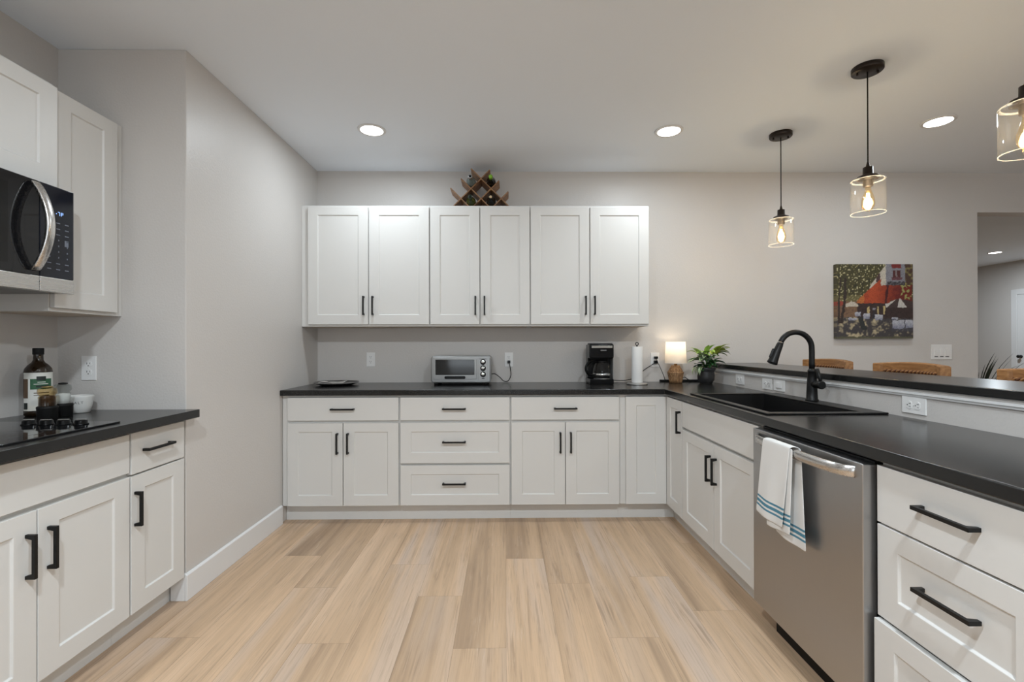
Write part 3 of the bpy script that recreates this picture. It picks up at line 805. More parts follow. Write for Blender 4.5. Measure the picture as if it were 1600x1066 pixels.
# ------------------------------------------------------------------ back counter: tray, toaster oven, coffee maker, paper towels, lamp, plant
tr = thing('serving_tray', 'shallow dark round tray on the left end of the back counter', 'tray', (-1.300, 3.640, CZ1+.0004))
MB().lathe([(0, 0), (.105, 0), (.120, .003), (.160, .016), (.168, .021), (.166, .023), (.156, .0185), (.116, .007), (0, .006)], (0,0,0), 2, 48).build('dish', mat('dark glazed ceramic', (.045, .042, .040), .25), tr)
MB().lathe([(.166, .0225), (.169, .0215), (.1695, .0235), (.166, .0245), (.166, .0225)], (0,0,0), 2, 48, cap=False).build('rim', mat('pale tray rim', (.32, .30, .28), .4), tr)  # rim drawn paler than the dish
nm = MB()
nm.grid(lambda u, v: Vector((-.115+.16*u+.02*v, -.07+.12*v, .0195+.008*math.sin(u*7)*.5+.006*math.sin(v*5+u*3))), 14, 10)
nk = nm.build('cloth_napkin', mat('pale linen', (.44, .41, .38), .9), None, loc=(-1.300, 3.640, CZ1+.0034)); nk.modifiers.new('t', 'SOLIDIFY').thickness = .004
tag(nk, 'folded pale napkin lying in the shallow dark tray', 'napkin')

to = thing('toaster_oven', 'silver toaster oven with three knobs on the back counter', 'toaster oven', (-.340, 3.575, CZ1))
def rrect(x0, x1, z0, z1, r, n=6):
    pts = []
    for cx, cz, a0 in ((x1-r, z1-r, 0), (x0+r, z1-r, 90), (x0+r, z0+r, 180), (x1-r, z0+r, 270)):
        for k in range(n+1):
            a = R(a0+90*k/n); pts.append((cx+r*math.cos(a), cz+r*math.sin(a)))
    return pts
mb = MB()
outer = rrect(-.228, .228, .016, .222, .022)
mb.prism(outer, 1, .018, .262); mb.build('housing', M['silver'], to, bevel=.004)
mb = MB(); mb.prism(rrect(-.222, .222, .022, .216, .018), 1, .0, .0175); mb.build('front_frame', M['silver'], to, bevel=.005, seg=3)
dr_ = MB(); o_ = rrect(-.206, .120, .046, .203, .012); i_ = rrect(-.190, .104, .078, .194, .006)
A = [dr_.bm.verts.new((p[0], -.010, p[1])) for p in o_]; B = [dr_.bm.verts.new((p[0], -.010, p[1])) for p in i_]
A2 = [dr_.bm.verts.new((p[0], -.0003, p[1])) for p in o_]; B2 = [dr_.bm.verts.new((p[0], -.0003, p[1])) for p in i_]
n_ = len(A)
for P_, Q_ in ((A, B), (B, B2), (A2, A), (B2, A2)):
    for i in range(n_): dr_.bm.faces.new((P_[i], P_[(i+1)%n_], Q_[(i+1)%n_], Q_[i]))
td = dr_.build('door', M['silver'], to, bevel=.0015)
MB().box(-.1895, .1035, -.006, -.003, .0785, .1935).build('window', mat('smoked oven glass', (.02, .02, .02), .06, spec=.6), td)
MB().prism(rrect(-.120, .036, .050, .071, .008), 1, -.030, -.0102).build('handle', M['blackplastic'], td, bevel=.003)
cp2 = MB().box(.134, .204, -.004, -.0003, .034, .206).build('control_panel', M['silver'], to, bevel=.0015)
MB().prism(rrect(.142, .196, .196, .202, .0025), 1, -.0046, -.0041).build('badge', mat('grey badge', (.12, .12, .12), .4), cp2)
for z in (.176, .129, .082):
    kn = MB().lathe([(.0215, 0), (.0215, -.004), (.0185, -.006), (.0165, -.020), (.014, -.022), (0, -.022)], (.169, -.0042, z), 1, 28).build('knob', M['blackplastic'], cp2)
    MB().lathe([(.0145, 0), (.0140, -.002), (0, -.0035)], (.169, -.0264, z), 1, 28).build('knob_cap', M['chrome'], kn)
MB().prism(rrect(.158, .181, .048, .055, .003), 1, -.0050, -.0041).build('indicator', M['slot'], cp2)
for x in (-.19, .19):
    for y in (.03, .225): MB().lathe([(.016, 0), (.018, .016)], (x, y, .0003), 2, 18).build('foot', M['softblack'], to)
def smooth(pts, n=10):
    """Catmull-Rom through the points"""
    P_ = [Vector(p) for p in pts]; P_ = [P_[0]*2-P_[1]] + P_ + [P_[-1]*2-P_[-2]]; out = []
    for i in range(1, len(P_)-2):
        a, b, c, d = P_[i-1:i+3]
        for k in range(n):
            t = k/n; out.append(.5*((2*b)+(c-a)*t+(2*a-5*b+4*c-d)*t*t+(3*b-a-3*c+d)*t**3))
    return out + [P_[-2]]
def local(o, p): return tuple(Vector(p) - o.location)   # world point in the frame of an unrotated thing
def cord(o, pts, r=.0032, name='power_cord', m='softblack'):
    return MB().tube(smooth([local(o, p) for p in pts]), r, 8).build(name, M[m], o)
cord(to, [(-.112, 3.80, .985), (-.085, 3.805, .985), (-.045, 3.82, .955), (-.015, 3.825, .926), (.02, 3.83, .927), (.042, 3.835, .97), (.038, 3.842, 1.03), (.029, 3.846, 1.076)])
MB().box(.015-to.location.x, .039-to.location.x, 3.835-to.location.y, 3.8618-to.location.y, 1.069-CZ1, 1.092-CZ1).build('plug', M['blackplastic'], to, bevel=.003)

cf = thing('coffee_maker', 'black coffee maker with a glass carafe on the back counter', 'coffee maker', (.735, 3.590, CZ1))
MB().prism(rrect(-.090, .092, .0003+0.0, .042, .008), 1, .0, .205).build('base', M['blackplastic'], cf, bevel=.003)
MB().prism(rrect(-.086, .090, .0425, .305, .004), 1, .120, .205).build('column', M['blackplastic'], cf, bevel=.006)
hd_ = MB().prism(rrect(-.095, .092, .2005, .310, .012), 1, -.005, .1195).build('head', M['blackplastic'], cf, bevel=.008, seg=3)
MB().box(-.078, .080, -.0072, -.0052, .280, .297).build('chrome_band', M['chrome'], hd_, bevel=.0008)
MB().box(-.010, .035, -.0062, -.0052, .258, .266).build('badge', mat('faded badge print', (.20, .20, .20), .4), hd_)
MB().box(-.088, -.080+.164, .004, .118, .3104, .316).build('lid', M['softblack'], hd_, bevel=.002)
MB().box(.0925, .0955, .03, .19, .03, .29).build('water_gauge', mat('grey gauge strip', (.25, .25, .25), .2), cf, bevel=.001)
ca = MB().lathe([(.048, 0), (.062, .006), (.070, .035), (.069, .065), (.060, .100), (.047, .124), (.046, .132)], (.012, .060, .0435), 2, 40, cap=False).build('carafe', M['glass'], cf)
MB().lathe([(.0472, .118), (.0485, .130), (.0485, .138), (.03, .146), (0, .147)], (.012, .060, .0435), 2, 32, cap=False).build('carafe_lid', M['blackplastic'], ca)
MB().lathe([(.0704, .026), (.0708, .028), (.0706, .038), (.0702, .040)], (.012, .060, .0435), 2, 40, cap=False).build('carafe_band', M['chrome'], ca)
hp = smooth([(-.030, .045, .172), (-.075, .030, .180), (-.112, .018, .150), (-.118, .016, .110), (-.096, .024, .078), (-.058, .040, .070)])
MB().tube(hp, [.010]*len(hp), 12).build('carafe_handle', M['blackplastic'], ca)
MB().lathe([(.064, 0), (.064, .0035), (.0, .0036)], (.012, .060, .0398), 2, 36).build('warming_plate', M['steel'], cf)
cord(cf, [(.828, 3.77, .942), (.88, 3.79, .932), (.95, 3.80, .930), (1.02, 3.815, .938), (1.08, 3.825, .965), (1.13, 3.835, 1.010), (1.19, 3.842, 1.048), (1.224, 3.846, 1.068)])
MB().box(1.217-cf.location.x, 1.245-cf.location.x, 3.835-cf.location.y, 3.8618-cf.location.y, 1.062-CZ1, 1.088-CZ1).build('plug', M['blackplastic'], cf, bevel=.003)

ph = thing('paper_towel_holder', 'upright paper towel holder with a round base beside the coffee maker', 'paper towel holder', (1.008, 3.600, CZ1))
MB().lathe([(0, .0003), (.078, .0003), (.079, .006), (.074, .012), (0, .013)], (0,0,0), 2, 48).build('base', mat('brushed pewter', (.42, .41, .40), .35, .8), ph)
MB().cyl((0, 0, .0132), .006, .288, 2, 14).build('rod', M['black'], ph)
lp = [(.011*math.cos(a), 0, .311+.011*math.sin(a)) for a in [R(-70)+R(320)*k/18 for k in range(19)]]
MB().tube(lp, .0032, 8).build('loop_finial', M['black'], ph)
pt = MB().lathe([(.020, .0140), (.041, .0140), (.0415, .016), (.0415, .288), (.041, .290), (.020, .290), (.020, .0140)], (0,0,0), 2, 40, cap=False).build('paper_towel_roll', mat('white paper', (.78, .775, .76), .9, bump=(160, .3, .001)), loc=(1.008, 3.600, CZ1))
tag(pt, 'slim white paper towel roll on the upright holder', 'paper towels')

tl = thing('table_lamp', 'lit small table lamp with a white shade and wicker base', 'table lamp', (1.355, 3.738, CZ1))
def wicker():
    m, n, l, b = newmat('woven rattan')
    tc = n.new('ShaderNodeTexCoord'); wv = n.new('ShaderNodeTexNoise'); mp = n.new('ShaderNodeMapping')
    mp.inputs['Scale'].default_value = (1, 1, .25); wv.inputs['Scale'].default_value = 160
    l.new(tc.outputs['Object'], mp.inputs[0]); l.new(mp.outputs[0], wv.inputs['Vector'])
    rp = n.new('ShaderNodeValToRGB'); rp.color_ramp.elements[0].position = .35; rp.color_ramp.elements[0].color = (.21, .105, .045, 1)
    rp.color_ramp.elements[1].position = .65; rp.color_ramp.elements[1].color = (.46, .27, .13, 1)
    l.new(wv.outputs[0], rp.inputs[0]); l.new(rp.outputs[0], b.inputs['Base Color']); b.inputs['Roughness'].default_value = .6
    return m
M['wicker'] = wicker()
prof = lambda z: (.047+(.062-.047)*z/.082) if z < .082 else (.062-(z-.082)/.056*.032)
wk = MB(); wk.lathe([(prof(z)-.003, z) for z in (.0003, .02, .04, .06, .082, .10, .12, .138)], (0,0,0), 2, 40)
bs = wk.build('base', M['wicker'], tl)
rb = MB()
for k in range(30):
    a = 2*PI*k/30
    rb.tube([((prof(z)-.0012)*math.cos(a+z*2.2*(1 if k % 2 else -1)*.6), (prof(z)-.0012)*math.sin(a+z*2.2*(1 if k % 2 else -1)*.6), z) for z in [.001+.137*j/10 for j in range(11)]], .0024, 6)
o = rb.build('rattan_strands', M['wicker'], bs); o['kind'] = 'stuff'
MB().lathe([(.0625, .078), (.0645, .082), (.0625, .086), (.061, .082), (.0625, .078)], (0,0,0), 2, 40, cap=False).build('rattan_ring', M['wicker'], bs)
MB().cyl((0, 0, .138), .012, .045, 2, 16).build('neck', mat('brass', (.45, .32, .14), .3, 1), tl)
ms, n, l, b = newmat('white fabric shade')
n.remove(b); df = n.new('ShaderNodeBsdfDiffuse'); df.inputs[0].default_value = (.85, .83, .80, 1); tn = n.new('ShaderNodeBsdfTranslucent'); tn.inputs[0].default_value = (.90, .84, .76, 1)
mx = n.new('ShaderNodeMixShader'); mx.inputs[0].default_value = .55
l.new(df.outputs[0], mx.inputs[1]); l.new(tn.outputs[0], mx.inputs[2]); l.new(mx.outputs[0], n['Material Output'].inputs[0])
sh = MB().lathe([(.0835, .155), (.075, .327)], (0,0,0), 2, 48, cap=False).build('shade', ms, tl)
MB().lathe([(.0837, .1548), (.0842, .1570), (.0836, .1580)], (0,0,0), 2, 48, cap=False).build('shade_hem', M['plate'], sh)
MB().lathe([(.010, .183), (.013, .195), (.026, .225), (.028, .240), (.018, .262), (0, .268)], (0,0,0), 2, 24).build('bulb', emitter('lit lamp bulb', (1.0, .80, .55), 2.0), tl)
ll = bpy.data.lights.new('lamp_light', 'POINT'); ll.energy = P_LAMP; ll.color = (1, .80, .56); ll.shadow_soft_size = .03
lo = bpy.data.objects.new('lamp_light', ll); C.objects.link(lo); lo.parent = tl; lo.location = (0, 0, .300)
cord(tl, [(1.405, 3.752, .945), (1.440, 3.77, .955), (1.475, 3.785, .935), (1.500, 3.80, .919), (1.440, 3.825, .9185), (1.36, 3.82, .9185), (1.29, 3.815, .919)], .003)
cord(tl, [(1.29, 3.815, .919), (1.300, 3.83, .935), (1.285, 3.838, .985), (1.262, 3.842, 1.040), (1.238, 3.846, 1.092), (1.234, 3.847, 1.108)], .0026, 'power_cord')
MB().box(1.219-tl.location.x, 1.247-tl.location.x, 3.835-tl.location.y, 3.8618-tl.location.y, 1.102-CZ1, 1.122-CZ1).build('plug', M['blackplastic'], tl, bevel=.003)
ps = MB().box(1.265, 1.600, 3.842, 3.862, CZ1+.0004, .931).build('cable_strip', M['softblack'], None, bevel=.003)
tag(ps, 'thin black cable strip on the counter behind the lamp', 'cable')

# potted plant in the corner by the bar
pp = thing('potted_plant', 'bushy green plant in a dark pot in the counter corner beside the bar', 'plant', (1.565, 3.660, CZ1))
potm = mat('dark grey glazed pot', (.030, .030, .031), .38)
MB().lathe([(0, .0003), (.046, .0003), (.048, .010), (.050, .012), (.062, .030), (.064, .060), (.060, .090), (.060, .098), (.070, .108), (.072, .122), (.069, .126), (.060, .118), (.056, .105), (0, .104)], (0,0,0), 2, 44).build('pot', potm, pp)
def leaf_mat(name, c1, c2):
    m, n, l, b = newmat(name)
    uv = n.new('ShaderNodeUVMap'); uv.uv_map = 'leaf'; sp = n.new('ShaderNodeSeparateXYZ'); l.new(uv.outputs[0], sp.inputs[0])
    rp = n.new('ShaderNodeValToRGB'); e = rp.color_ramp.elements
    e[0].position = .0; e[0].color = (*c2, 1); e[1].position = .42; e[1].color = (*c1, 1)
    k = e.new(.62); k.color = (*c1, 1); k = e.new(1.0); k.color = (*c2, 1)
    l.new(sp.outputs[0], rp.inputs[0]); l.new(rp.outputs[0], b.inputs['Base Color'])
    b.inputs['Roughness'].default_value = .4
    return m
LM = [leaf_mat('fresh green leaf', (.30, .48, .09), (.46, .60, .16)), leaf_mat('deep green leaf', (.022, .085, .025), (.05, .15, .045)),
      leaf_mat('pale variegated leaf', (.16, .25, .11), (.50, .55, .38)), leaf_mat('yellow green leaf', (.17, .27, .03), (.60, .66, .10))]
def leaf(mb, uvl, base, yaw, pitch, length, width, droop, twist, mi, pw=1.0):
    nL, nW = 9, 4; d = Vector((math.cos(yaw), math.sin(yaw), 0)); side = Vector((-math.sin(yaw), math.cos(yaw), 0))
    p = Vector(base); ang = pitch; rows = []
    for i in range(nL+1):
        t = i/nL; w = width*(math.sin(PI*min(1, t**.8*.97+.03))**pw)
        dirv = d*math.cos(ang) + Vector((0,0,1))*math.sin(ang); nrm = -d*math.sin(ang) + Vector((0,0,1))*math.cos(ang)
        sv = (side*math.cos(twist*t) + nrm*math.sin(twist*t))
        rows.append([(mb.bm.verts.new(p + sv*w*(j/nW-.5) + nrm*(abs(j/nW-.5)*w*.35)), (j/nW, t)) for j in range(nW+1)])
        p = p + dirv*(length/nL); ang -= droop/nL
    for A, B in zip(rows, rows[1:]):
        for j in range(nW):
            q = (A[j], A[j+1], B[j+1], B[j]); f = mb.bm.faces.new([v for v, _ in q]); f.smooth = True; f.material_index = mi
            for lpp, (_, c) in zip(f.loops, q): lpp[uvl].uv = c
rl = random.Random(8)
fm = MB(); uvl = fm.bm.loops.layers.uv.new('leaf')
def tuft(az, lean, n, length, width, mi, h0=.10):
    """a fan of arching blades growing from the pot in the direction az"""
    top = Vector((.03*math.cos(az), .03*math.sin(az), h0)) + Vector((math.cos(az)*math.cos(lean), math.sin(az)*math.cos(lean), math.sin(lean)))*length*.45
    st.tube(smooth([(.02*math.cos(az), .02*math.sin(az), .10), tuple(top*.55+Vector((0,0,.06))), tuple(top)], 6), .0022, 6)
    for k in range(n):
        leaf(fm, uvl, top, az+rl.uniform(-1.3, 1.3), lean*.7+rl.uniform(-.3, .5), length*rl.uniform(.6, .95), width*rl.uniform(.8, 1.15), rl.uniform(.9, 1.8), rl.uniform(-.5, .5), mi)
st = MB()
tuft(R(205), R(72), 9, .160, .044, 0, .13); tuft(R(222), R(54), 7, .150, .044, 2, .12); tuft(R(0), R(68), 9, .160, .044, 3, .15); tuft(R(-20), R(58), 8, .165, .040, 3, .16)
tuft(R(250), R(72), 7, .14, .046, 2, .12); tuft(R(250), R(80), 6, .15, .040, 0, .15); tuft(R(-60), R(60), 6, .12, .044, 1)
for k in range(46):
    a = rl.uniform(0, 2*PI); rr = rl.uniform(.0, .055)
    leaf(fm, uvl, (rr*math.cos(a), rr*math.sin(a), rl.uniform(.108, .205)), a+rl.uniform(-.6, .6), rl.uniform(-.1, 1.0), rl.uniform(.045, .08), rl.uniform(.024, .038), rl.uniform(.6, 1.6), rl.uniform(-.6, .6), 1, .7)
for k in range(5):
    leaf(fm, uvl, (-.045+rl.uniform(-.02, .02), -.04, .125), R(200)+rl.uniform(-.5, .5), .4, .12, .030, 2.4, .3, 2)
fm.build('foliage', LM, pp)
st.build('stems', mat('green stems', (.10, .16, .04), .6), pp)
MB().lathe([(.056, .1045), (.03, .108), (0, .109)], (0,0,0), 2, 24, cap=False).build('soil', mat('potting soil', (.02, .014, .01), .95), pp)

# ------------------------------------------------------------------ left counter: oil bottle, grinders, salt bowl
ob = thing('oil_bottle', 'tall dark glass oil bottle with a white and green label in the left counter corner', 'bottle', (-2.060, 2.105, CZ1))
bottleg = mat('dark brown glass', (.018, .010, .005), .08, spec=.6)
MB().lathe([(0, .0004), (.040, .0004), (.046, .005), (.047, .018), (.047, .190), (.044, .207), (.034, .222), (.022, .234), (.0175, .244), (.0165, .270), (.0165, .276)], (0,0,0), 2, 44).build('glass_body', bottleg, ob)
MB().lathe([(.0185, .268), (.0190, .270), (.0190, .294), (.0178, .297), (0, .297)], (0,0,0), 2, 32).build('cap', M['softblack'], ob)
def wrap(mb, r, a0, a1, z0, z1, mi=0, n=14):
    mb.mset(mi); V = []
    for k in range(n+1):
        a = a0+(a1-a0)*k/n; V.append((mb.bm.verts.new((r*math.cos(a), r*math.sin(a), z0)), mb.bm.verts.new((r*math.cos(a), r*math.sin(a), z1))))
    mb._faces([mb.bm.faces.new((A[0], B[0], B[1], A[1])) for A, B in zip(V, V[1:])], True)
fa = math.atan2(-2.1, 2.06)                        # the side turned to the room
lb = MB()
wrap(lb, .0475, fa-1.25, fa+1.35, .025, .190, 0, 24)
wrap(lb, .0478, fa-.55, fa+1.0, .118, .163, 1); wrap(lb, .0478, fa-1.25, fa-.72, .080, .163, 2)
for z0, z1, a0, a1, mi in ((.156, .174, -.12, .52, 3), (.126, .134, -.15, .75, 3), (.147, .150, -.05, .5, 0), (.139, .142, -.3, .7, 0), (.100, .104, -.3, .8, 2), (.090, .093, -.3, .8, 2), (.032, .060, -1.15, -.75, 3)):
    wrap(lb, .0480, fa+a0, fa+a1, z0, z1, mi, 8)
lb.build('label', [mat('label paper', (.66, .65, .60), .6), mat('green label band', (.030, .105, .050), .5), mat('brown label panel', (.10, .06, .035), .5), mat('dark label print', (.015, .02, .018), .5)], ob)

def mill(name, label, x, y, h, gl_r, fill, top, brass=False):
    t = thing('spice_grinder', label, 'grinder', (x, y, CZ1), 0, 'glass spice grinders')
    MB().lathe([(0, .0004), (.031, .0004), (.033, .003), (.0335, .045), (.0345, .047), (.0345, .054), (.030, .057)], (0,0,0), 2, 36).build('base', M['softblack'], t)
    MB().lathe([(.029, .057), (.0285, .060), (gl_r*.82, h-.052), (gl_r*.86, h-.047), (gl_r*.72, h-.040), (gl_r*.95, h-.030), (gl_r*.9, h-.012), (gl_r*.5, h-.004)], (0,0,0), 2, 36, cap=False).build('glass_jar', M['pepperglass'] if brass else M['jarglass'], t)
    MB().lathe([(0, .0575), (.0275, .0575), (.0245, fill*.8+.0575*.2), (.0225, fill), (0, fill+.004)], (0,0,0), 2, 30).build('contents', top, t)
    MB().lathe([(gl_r*.5, h-.008), (gl_r*.52, h-.002), (0, h)], (0,0,0), 2, 24).build('lid', mat('brass cap', (.45, .36, .16), .3, .9) if brass else M['softblack'], t)
    return t
mill('pepper', 'glass pepper grinder with a black base in front of the oil bottle', -1.905, 1.985, .140, .034, .098, mat('dark peppercorns', (.045, .022, .014), .6, bump=(400, 1, .003)), True)
mill('salt', 'glass salt grinder with a black base and white salt inside', -1.923, 2.073, .147, .031, .098, mat('white salt', (.80, .79, .77), .9, bump=(500, .5, .001)))

sb = thing('salt_bowl', 'small white lettered salt bowl by the corner outlet', 'bowl', (-1.955, 2.190, CZ1))
cer = mat('white ceramic', (.66, .655, .63), .3)
MB().lathe([(0, .0004), (.034, .0004), (.037, .003), (.044, .030), (.0505, .070), (.0515, .078), (.0500, .0795), (.0475, .078), (.041, .030), (0, .010)], (0,0,0), 2, 44).build('bowl', cer, sb)
MB().lathe([(0, .066), (.0465, .066), (.030, .070), (0, .071)], (0,0,0), 2, 30, cap=False).build('salt', mat('table salt', (.78, .77, .75), .95), sb)
fc_ = bpy.data.curves.new('lettering', 'FONT'); fc_.body = 'SALT'; fc_.size = .016; fc_.space_character = 1.25; fc_.align_x = 'CENTER'
fo = bpy.data.objects.new('lettering_source', fc_); C.objects.link(fo)
bpy.context.view_layer.update()
me = bpy.data.meshes.new_from_object(fo.evaluated_get(bpy.context.evaluated_depsgraph_get()))
bpy.data.objects.remove(fo, do_unlink=True)
bm = bmesh.new(); bm.from_mesh(me); bmesh.ops.subdivide_edges(bm, edges=bm.edges, cuts=2)
fb = math.atan2(-2.19, 1.955) - .18
for v in bm.verts:
    z = .043+v.co.y; r = .044+(.0505-.044)*(z-.030)/.040+.0004; a = fb + v.co.x/r
    v.co = Vector((r*math.cos(a), r*math.sin(a), z))
bm.to_mesh(me); bm.free(); me.materials.append(mat('grey lettering', (.10, .10, .10), .5))
lo = bpy.data.objects.new('lettering', me); C.objects.link(lo); lo.parent = sb

# ------------------------------------------------------------------ wine rack and bottles on the wall cabinets
WX, WY, WZ, U = -.187, 3.640, 2.2735, .0775
wr_ = thing('wine_rack', 'wooden lattice wine rack standing on the back wall cabinets', 'wine rack', (WX, WY, WZ))
def board(c, sgn, qa, qb):
    """one slat of the lattice in the plane y = 0..depth; along (1, 1) or (-1, 1) in lattice units, q counted downwards"""
    q0, q1 = qa, qb; p0, p1 = (c+sgn*q0), (c+sgn*q1)
    a = Vector((p0*U, 0, (3.0-q0)*U)); b_ = Vector((p1*U, 0, (3.0-q1)*U)); d = (b_-a).normalized(); nrm = Vector((-d.z, 0, d.x)); th = .0045
    mb = MB(); y1 = .17
    pts = [a+nrm*th, b_+nrm*th, b_-nrm*th, a-nrm*th]
    pts = [(p.x, max(.0004, p.z)) for p in pts]
    mb.prism(pts, 1, 0 if sgn > 0 else .0006, y1 if sgn > 0 else y1-.0006); return mb.build('slat', M['rackwood'], wr_, bevel=.001)
board(0, 1, -1.0, 3.0); board(-2, 1, 0.0, 3.0); board(-4, 1, .95, 3.0)
board(0, -1, -.88, 3.0); board(2, -1, .2, 3.0); board(4, -1, 1.28, 3.0)
def wine_bottle(label, p, q, body, neck, capm, y0=0.0):
    r = .036
    t = thing('wine_bottle', label, 'bottle', (WX+p*U, WY+y0, WZ+(3.0-q-1)*U + r*1.414+.0075), 0, 'bottles in the wine rack')
    MB().lathe([(0, .160), (r*.9, .160), (r, .150), (r, .015), (r*.92, -.005), (r*.62, -.028), (.0145, -.045), (.0135, -.085)], (0,0,0), 1, 32).build('glass_body', body, t)
    MB().lathe([(.0142, -.060), (.0150, -.090), (.0150, -.102), (.012, -.104), (0, -.104)], (0,0,0), 1, 24).build('foil', neck, t)
    MB().lathe([(.0105, -.1042), (.010, -.1055), (0, -.1058)], (0,0,0), 1, 20).build('cork', capm, t)
gd = mat('dark wine glass', (.008, .009, .008), .06, spec=.6); gg = mat('clear bottle glass', (.16, .20, .20), .06, spec=.6); go = mat('olive bottle glass', (.045, .055, .012), .07, spec=.6)
wine_bottle('clear grey bottle with a silver neck in the upper left of the wine rack', -1, 0, gg, mat('silver foil', (.55, .56, .58), .3, .9), M['softblack'])
wine_bottle('dark wine bottle with a bright green cap in the upper right of the wine rack', 1, 0, gd, mat('green wax', (.16, .36, .02), .35), mat('green wax top', (.22, .46, .03), .35))
wine_bottle('olive green wine bottle in the lower left of the wine rack', -1, 2, go, mat('dark green foil', (.02, .045, .02), .4), M['softblack'])
wine_bottle('dark wine bottle with a pale cork in the lower right of the wine rack', 1, 2, gd, gd, mat('pale cork', (.62, .45, .27), .8))

# ------------------------------------------------------------------ café painting
def cafe_paint(s, t):
    """a loosely brushed street café: s runs left to right, t from the top down"""
    nz = lambda sc, k=0: mnoise.noise(Vector((s*sc, t*sc, k)))
    js, jt = s + .012*nz(26, 1), t + .012*nz(26, 2)
    mixc = lambda a, b, f: tuple(x+(y-x)*max(0, min(1, f)) for x, y in zip(a, b))
    s_, t_ = js, jt
    # foliage
    f = nz(22, 3)*.5+.5; f2 = nz(46, 5)*.6+.5
    c = mixc((.018, .016, .010), (.085, .075, .026), f)
    if f2 > .60: c = mixc(c, (.42, .36, .12), (f2-.60)*4)
    if f2 > .74: c = (.55, .50, .30)
    if t_ > .42 and s_ < .34: c = mixc(c, (.20, .17, .07), .5)
    # sunlit façade and its shaded side
    if s_ > .43 and t_ < .30+.10*(s_ < .6) and s_ > .70-.75*max(0, t_-.02)-.06:
        c = mixc((.38, .34, .29), (.60, .54, .44), nz(20, 7)*.5+.5)
        if s_ > .645: c = mixc((.165, .16, .185), (.24, .235, .26), nz(12, 8)*.5+.5)
        if .52 < s_ < .57 and .13 < t_ < .24: c = (.07, .035, .035)
        if .735 < s_ < .835 and .08 < t_ < .175: c = (.075, .018, .018) if abs(s_-.785) > .012 else (.20, .17, .17)
        if .725 < s_ < .845 and t_ < .06: c = (.17, .02, .018)
        if .72 < s_ < .86 and .175 < t_ < .215: c = (.12, .045, .055)
    if s_ > .90 and t_ < .34: c = mixc((.06, .03, .022), (.26, .23, .08), max(0, nz(24, 9))*1.6)
    if .66 < s_ < .90 and .235 < t_ < .285: c = mixc((.035, .03, .035), (.34, .32, .33), max(0, nz(60, 4))*.9)
    # the long red awning
    aw_top = .53-.33*(s_-.22)/.36 if s_ < .58 else .285
    if .24 < s_ < .985 and aw_top < t_ < .525 - .03*(s_ > .7):
        lit = max(0, 1-abs(s_-.47)*3.0)
        c = mixc((.13, .014, .010), (.46, .075, .022), lit*.85+.25*nz(22, 11))
        if s_ < .36: c = mixc(c, (.56, .20, .05), .55)
        if abs(s_-.655+.12*(t_-.4)) < .012: c = (.06, .01, .01)
        if s_ > .84 and nz(26, 12) > .12: c = (.30, .29, .10)
    # the dark café front under it
    if s_ > .26 and .525 <= t_ < .735:
        c = mixc((.020, .012, .012), (.055, .030, .026), nz(30, 13)*.5+.5)
        if (.405 < s_ < .43 or .53 < s_ < .552 or .61 < s_ < .63) and .57 < t_ < .68: c = (.48, .37, .17)
        if .47 < s_ < .505 and .59 < t_ < .74: c = (.25, .23, .25) if t_ < .62 else (.025, .02, .025)
    # left terrace with its small parasol
    if s_ <= .27 and t_ > .50:
        c = mixc((.09, .05, .035), (.26, .15, .08), nz(28, 14)*.5+.5)
        if t_ < .56 and s_ < .09: c = (.28, .05, .03)
    if .11 < s_ < .28 and .525 + .55*abs(s_-.195) - .03 < t_ < .57: c = (.50, .44, .36)
    # ground: sunlight through leaves
    if t_ > .735 - .02*(s_ < .3):
        g = nz(13, 15)*.5+.42 + .30*nz(34, 16) - .12*(s_ > .55); depth = (t_-.735)/.265
        c = mixc((.050, .043, .045), (.46, .38, .24), (g-.42)*3.2 + .15)
        if s_ > .72 and t_ < .90: c = mixc(c, (.05, .05, .065), .75)
        if t_ > .975: c = (.09, .085, .05)
    # tables under white cloths
    for x0, x1, y0, y1 in ((.24, .315, .645, .70), (.345, .435, .665, .735), (.50, .60, .68, .755), (.73, .885, .755, .865), (.90, 1.0, .75, .86), (.72, .80, .715, .745), (.15, .27, .725, .75)):
        if x0 < s_ < x1 and y0 < t_ < y1: c = mixc((.21, .215, .28), (.46, .46, .50), (y1-t_)/(y1-y0) + .5*nz(30, 17))
    # big striped parasol
    if .64 < s_ and .46 + .62*abs(s_-.825)*(.62 if s_ < .825 else .42) < t_ < .585:
        k = (s_-.825)/max(.03, (t_-.44)*1.9)
        c = (.50, .47, .43) if (k < -.62 or -.10 < k < .34) else (.05, .03, .028)
    # chalkboard and tree trunk
    if .275+.30*(t_-.72) < s_ < .345+.33*(t_-.72) and .715 < t_ < .885: c = (.022, .024, .022)
    for x0, w in ((.085+.03*math.sin(t_*5), .016), (.03+.10*max(0, .47-t_), .011)):
        if .18 < t_ < .80 and abs(s_-x0) < w*(1.25 if t_ > .6 else 1): c = (.030, .018, .014)
    b_ = 1 + .45*nz(85, 18)
    return tuple(max(0, x*b_) for x in c)
pw_, ph_, pd_ = .636, .612, .036
cv = thing('wall_painting', 'square canvas painting of a street café with a red awning on the back wall', 'painting', (3.039, YB, 1.571))
N = 150
bm = bmesh.new(); cl = bm.verts.layers.float_color.new('paint')
Vg = []
for i in range(N+1):
    col_ = []
    for j in range(N+1):
        v = bm.verts.new((-pw_/2+pw_*i/N, -pd_-.0006, ph_/2-ph_*j/N)); v[cl] = (*cafe_paint(i/N, j/N), 1); col_.append(v)
    Vg.append(col_)
for i in range(N):
    for j in range(N): bm.faces.new((Vg[i][j+1], Vg[i+1][j+1], Vg[i+1][j], Vg[i][j]))
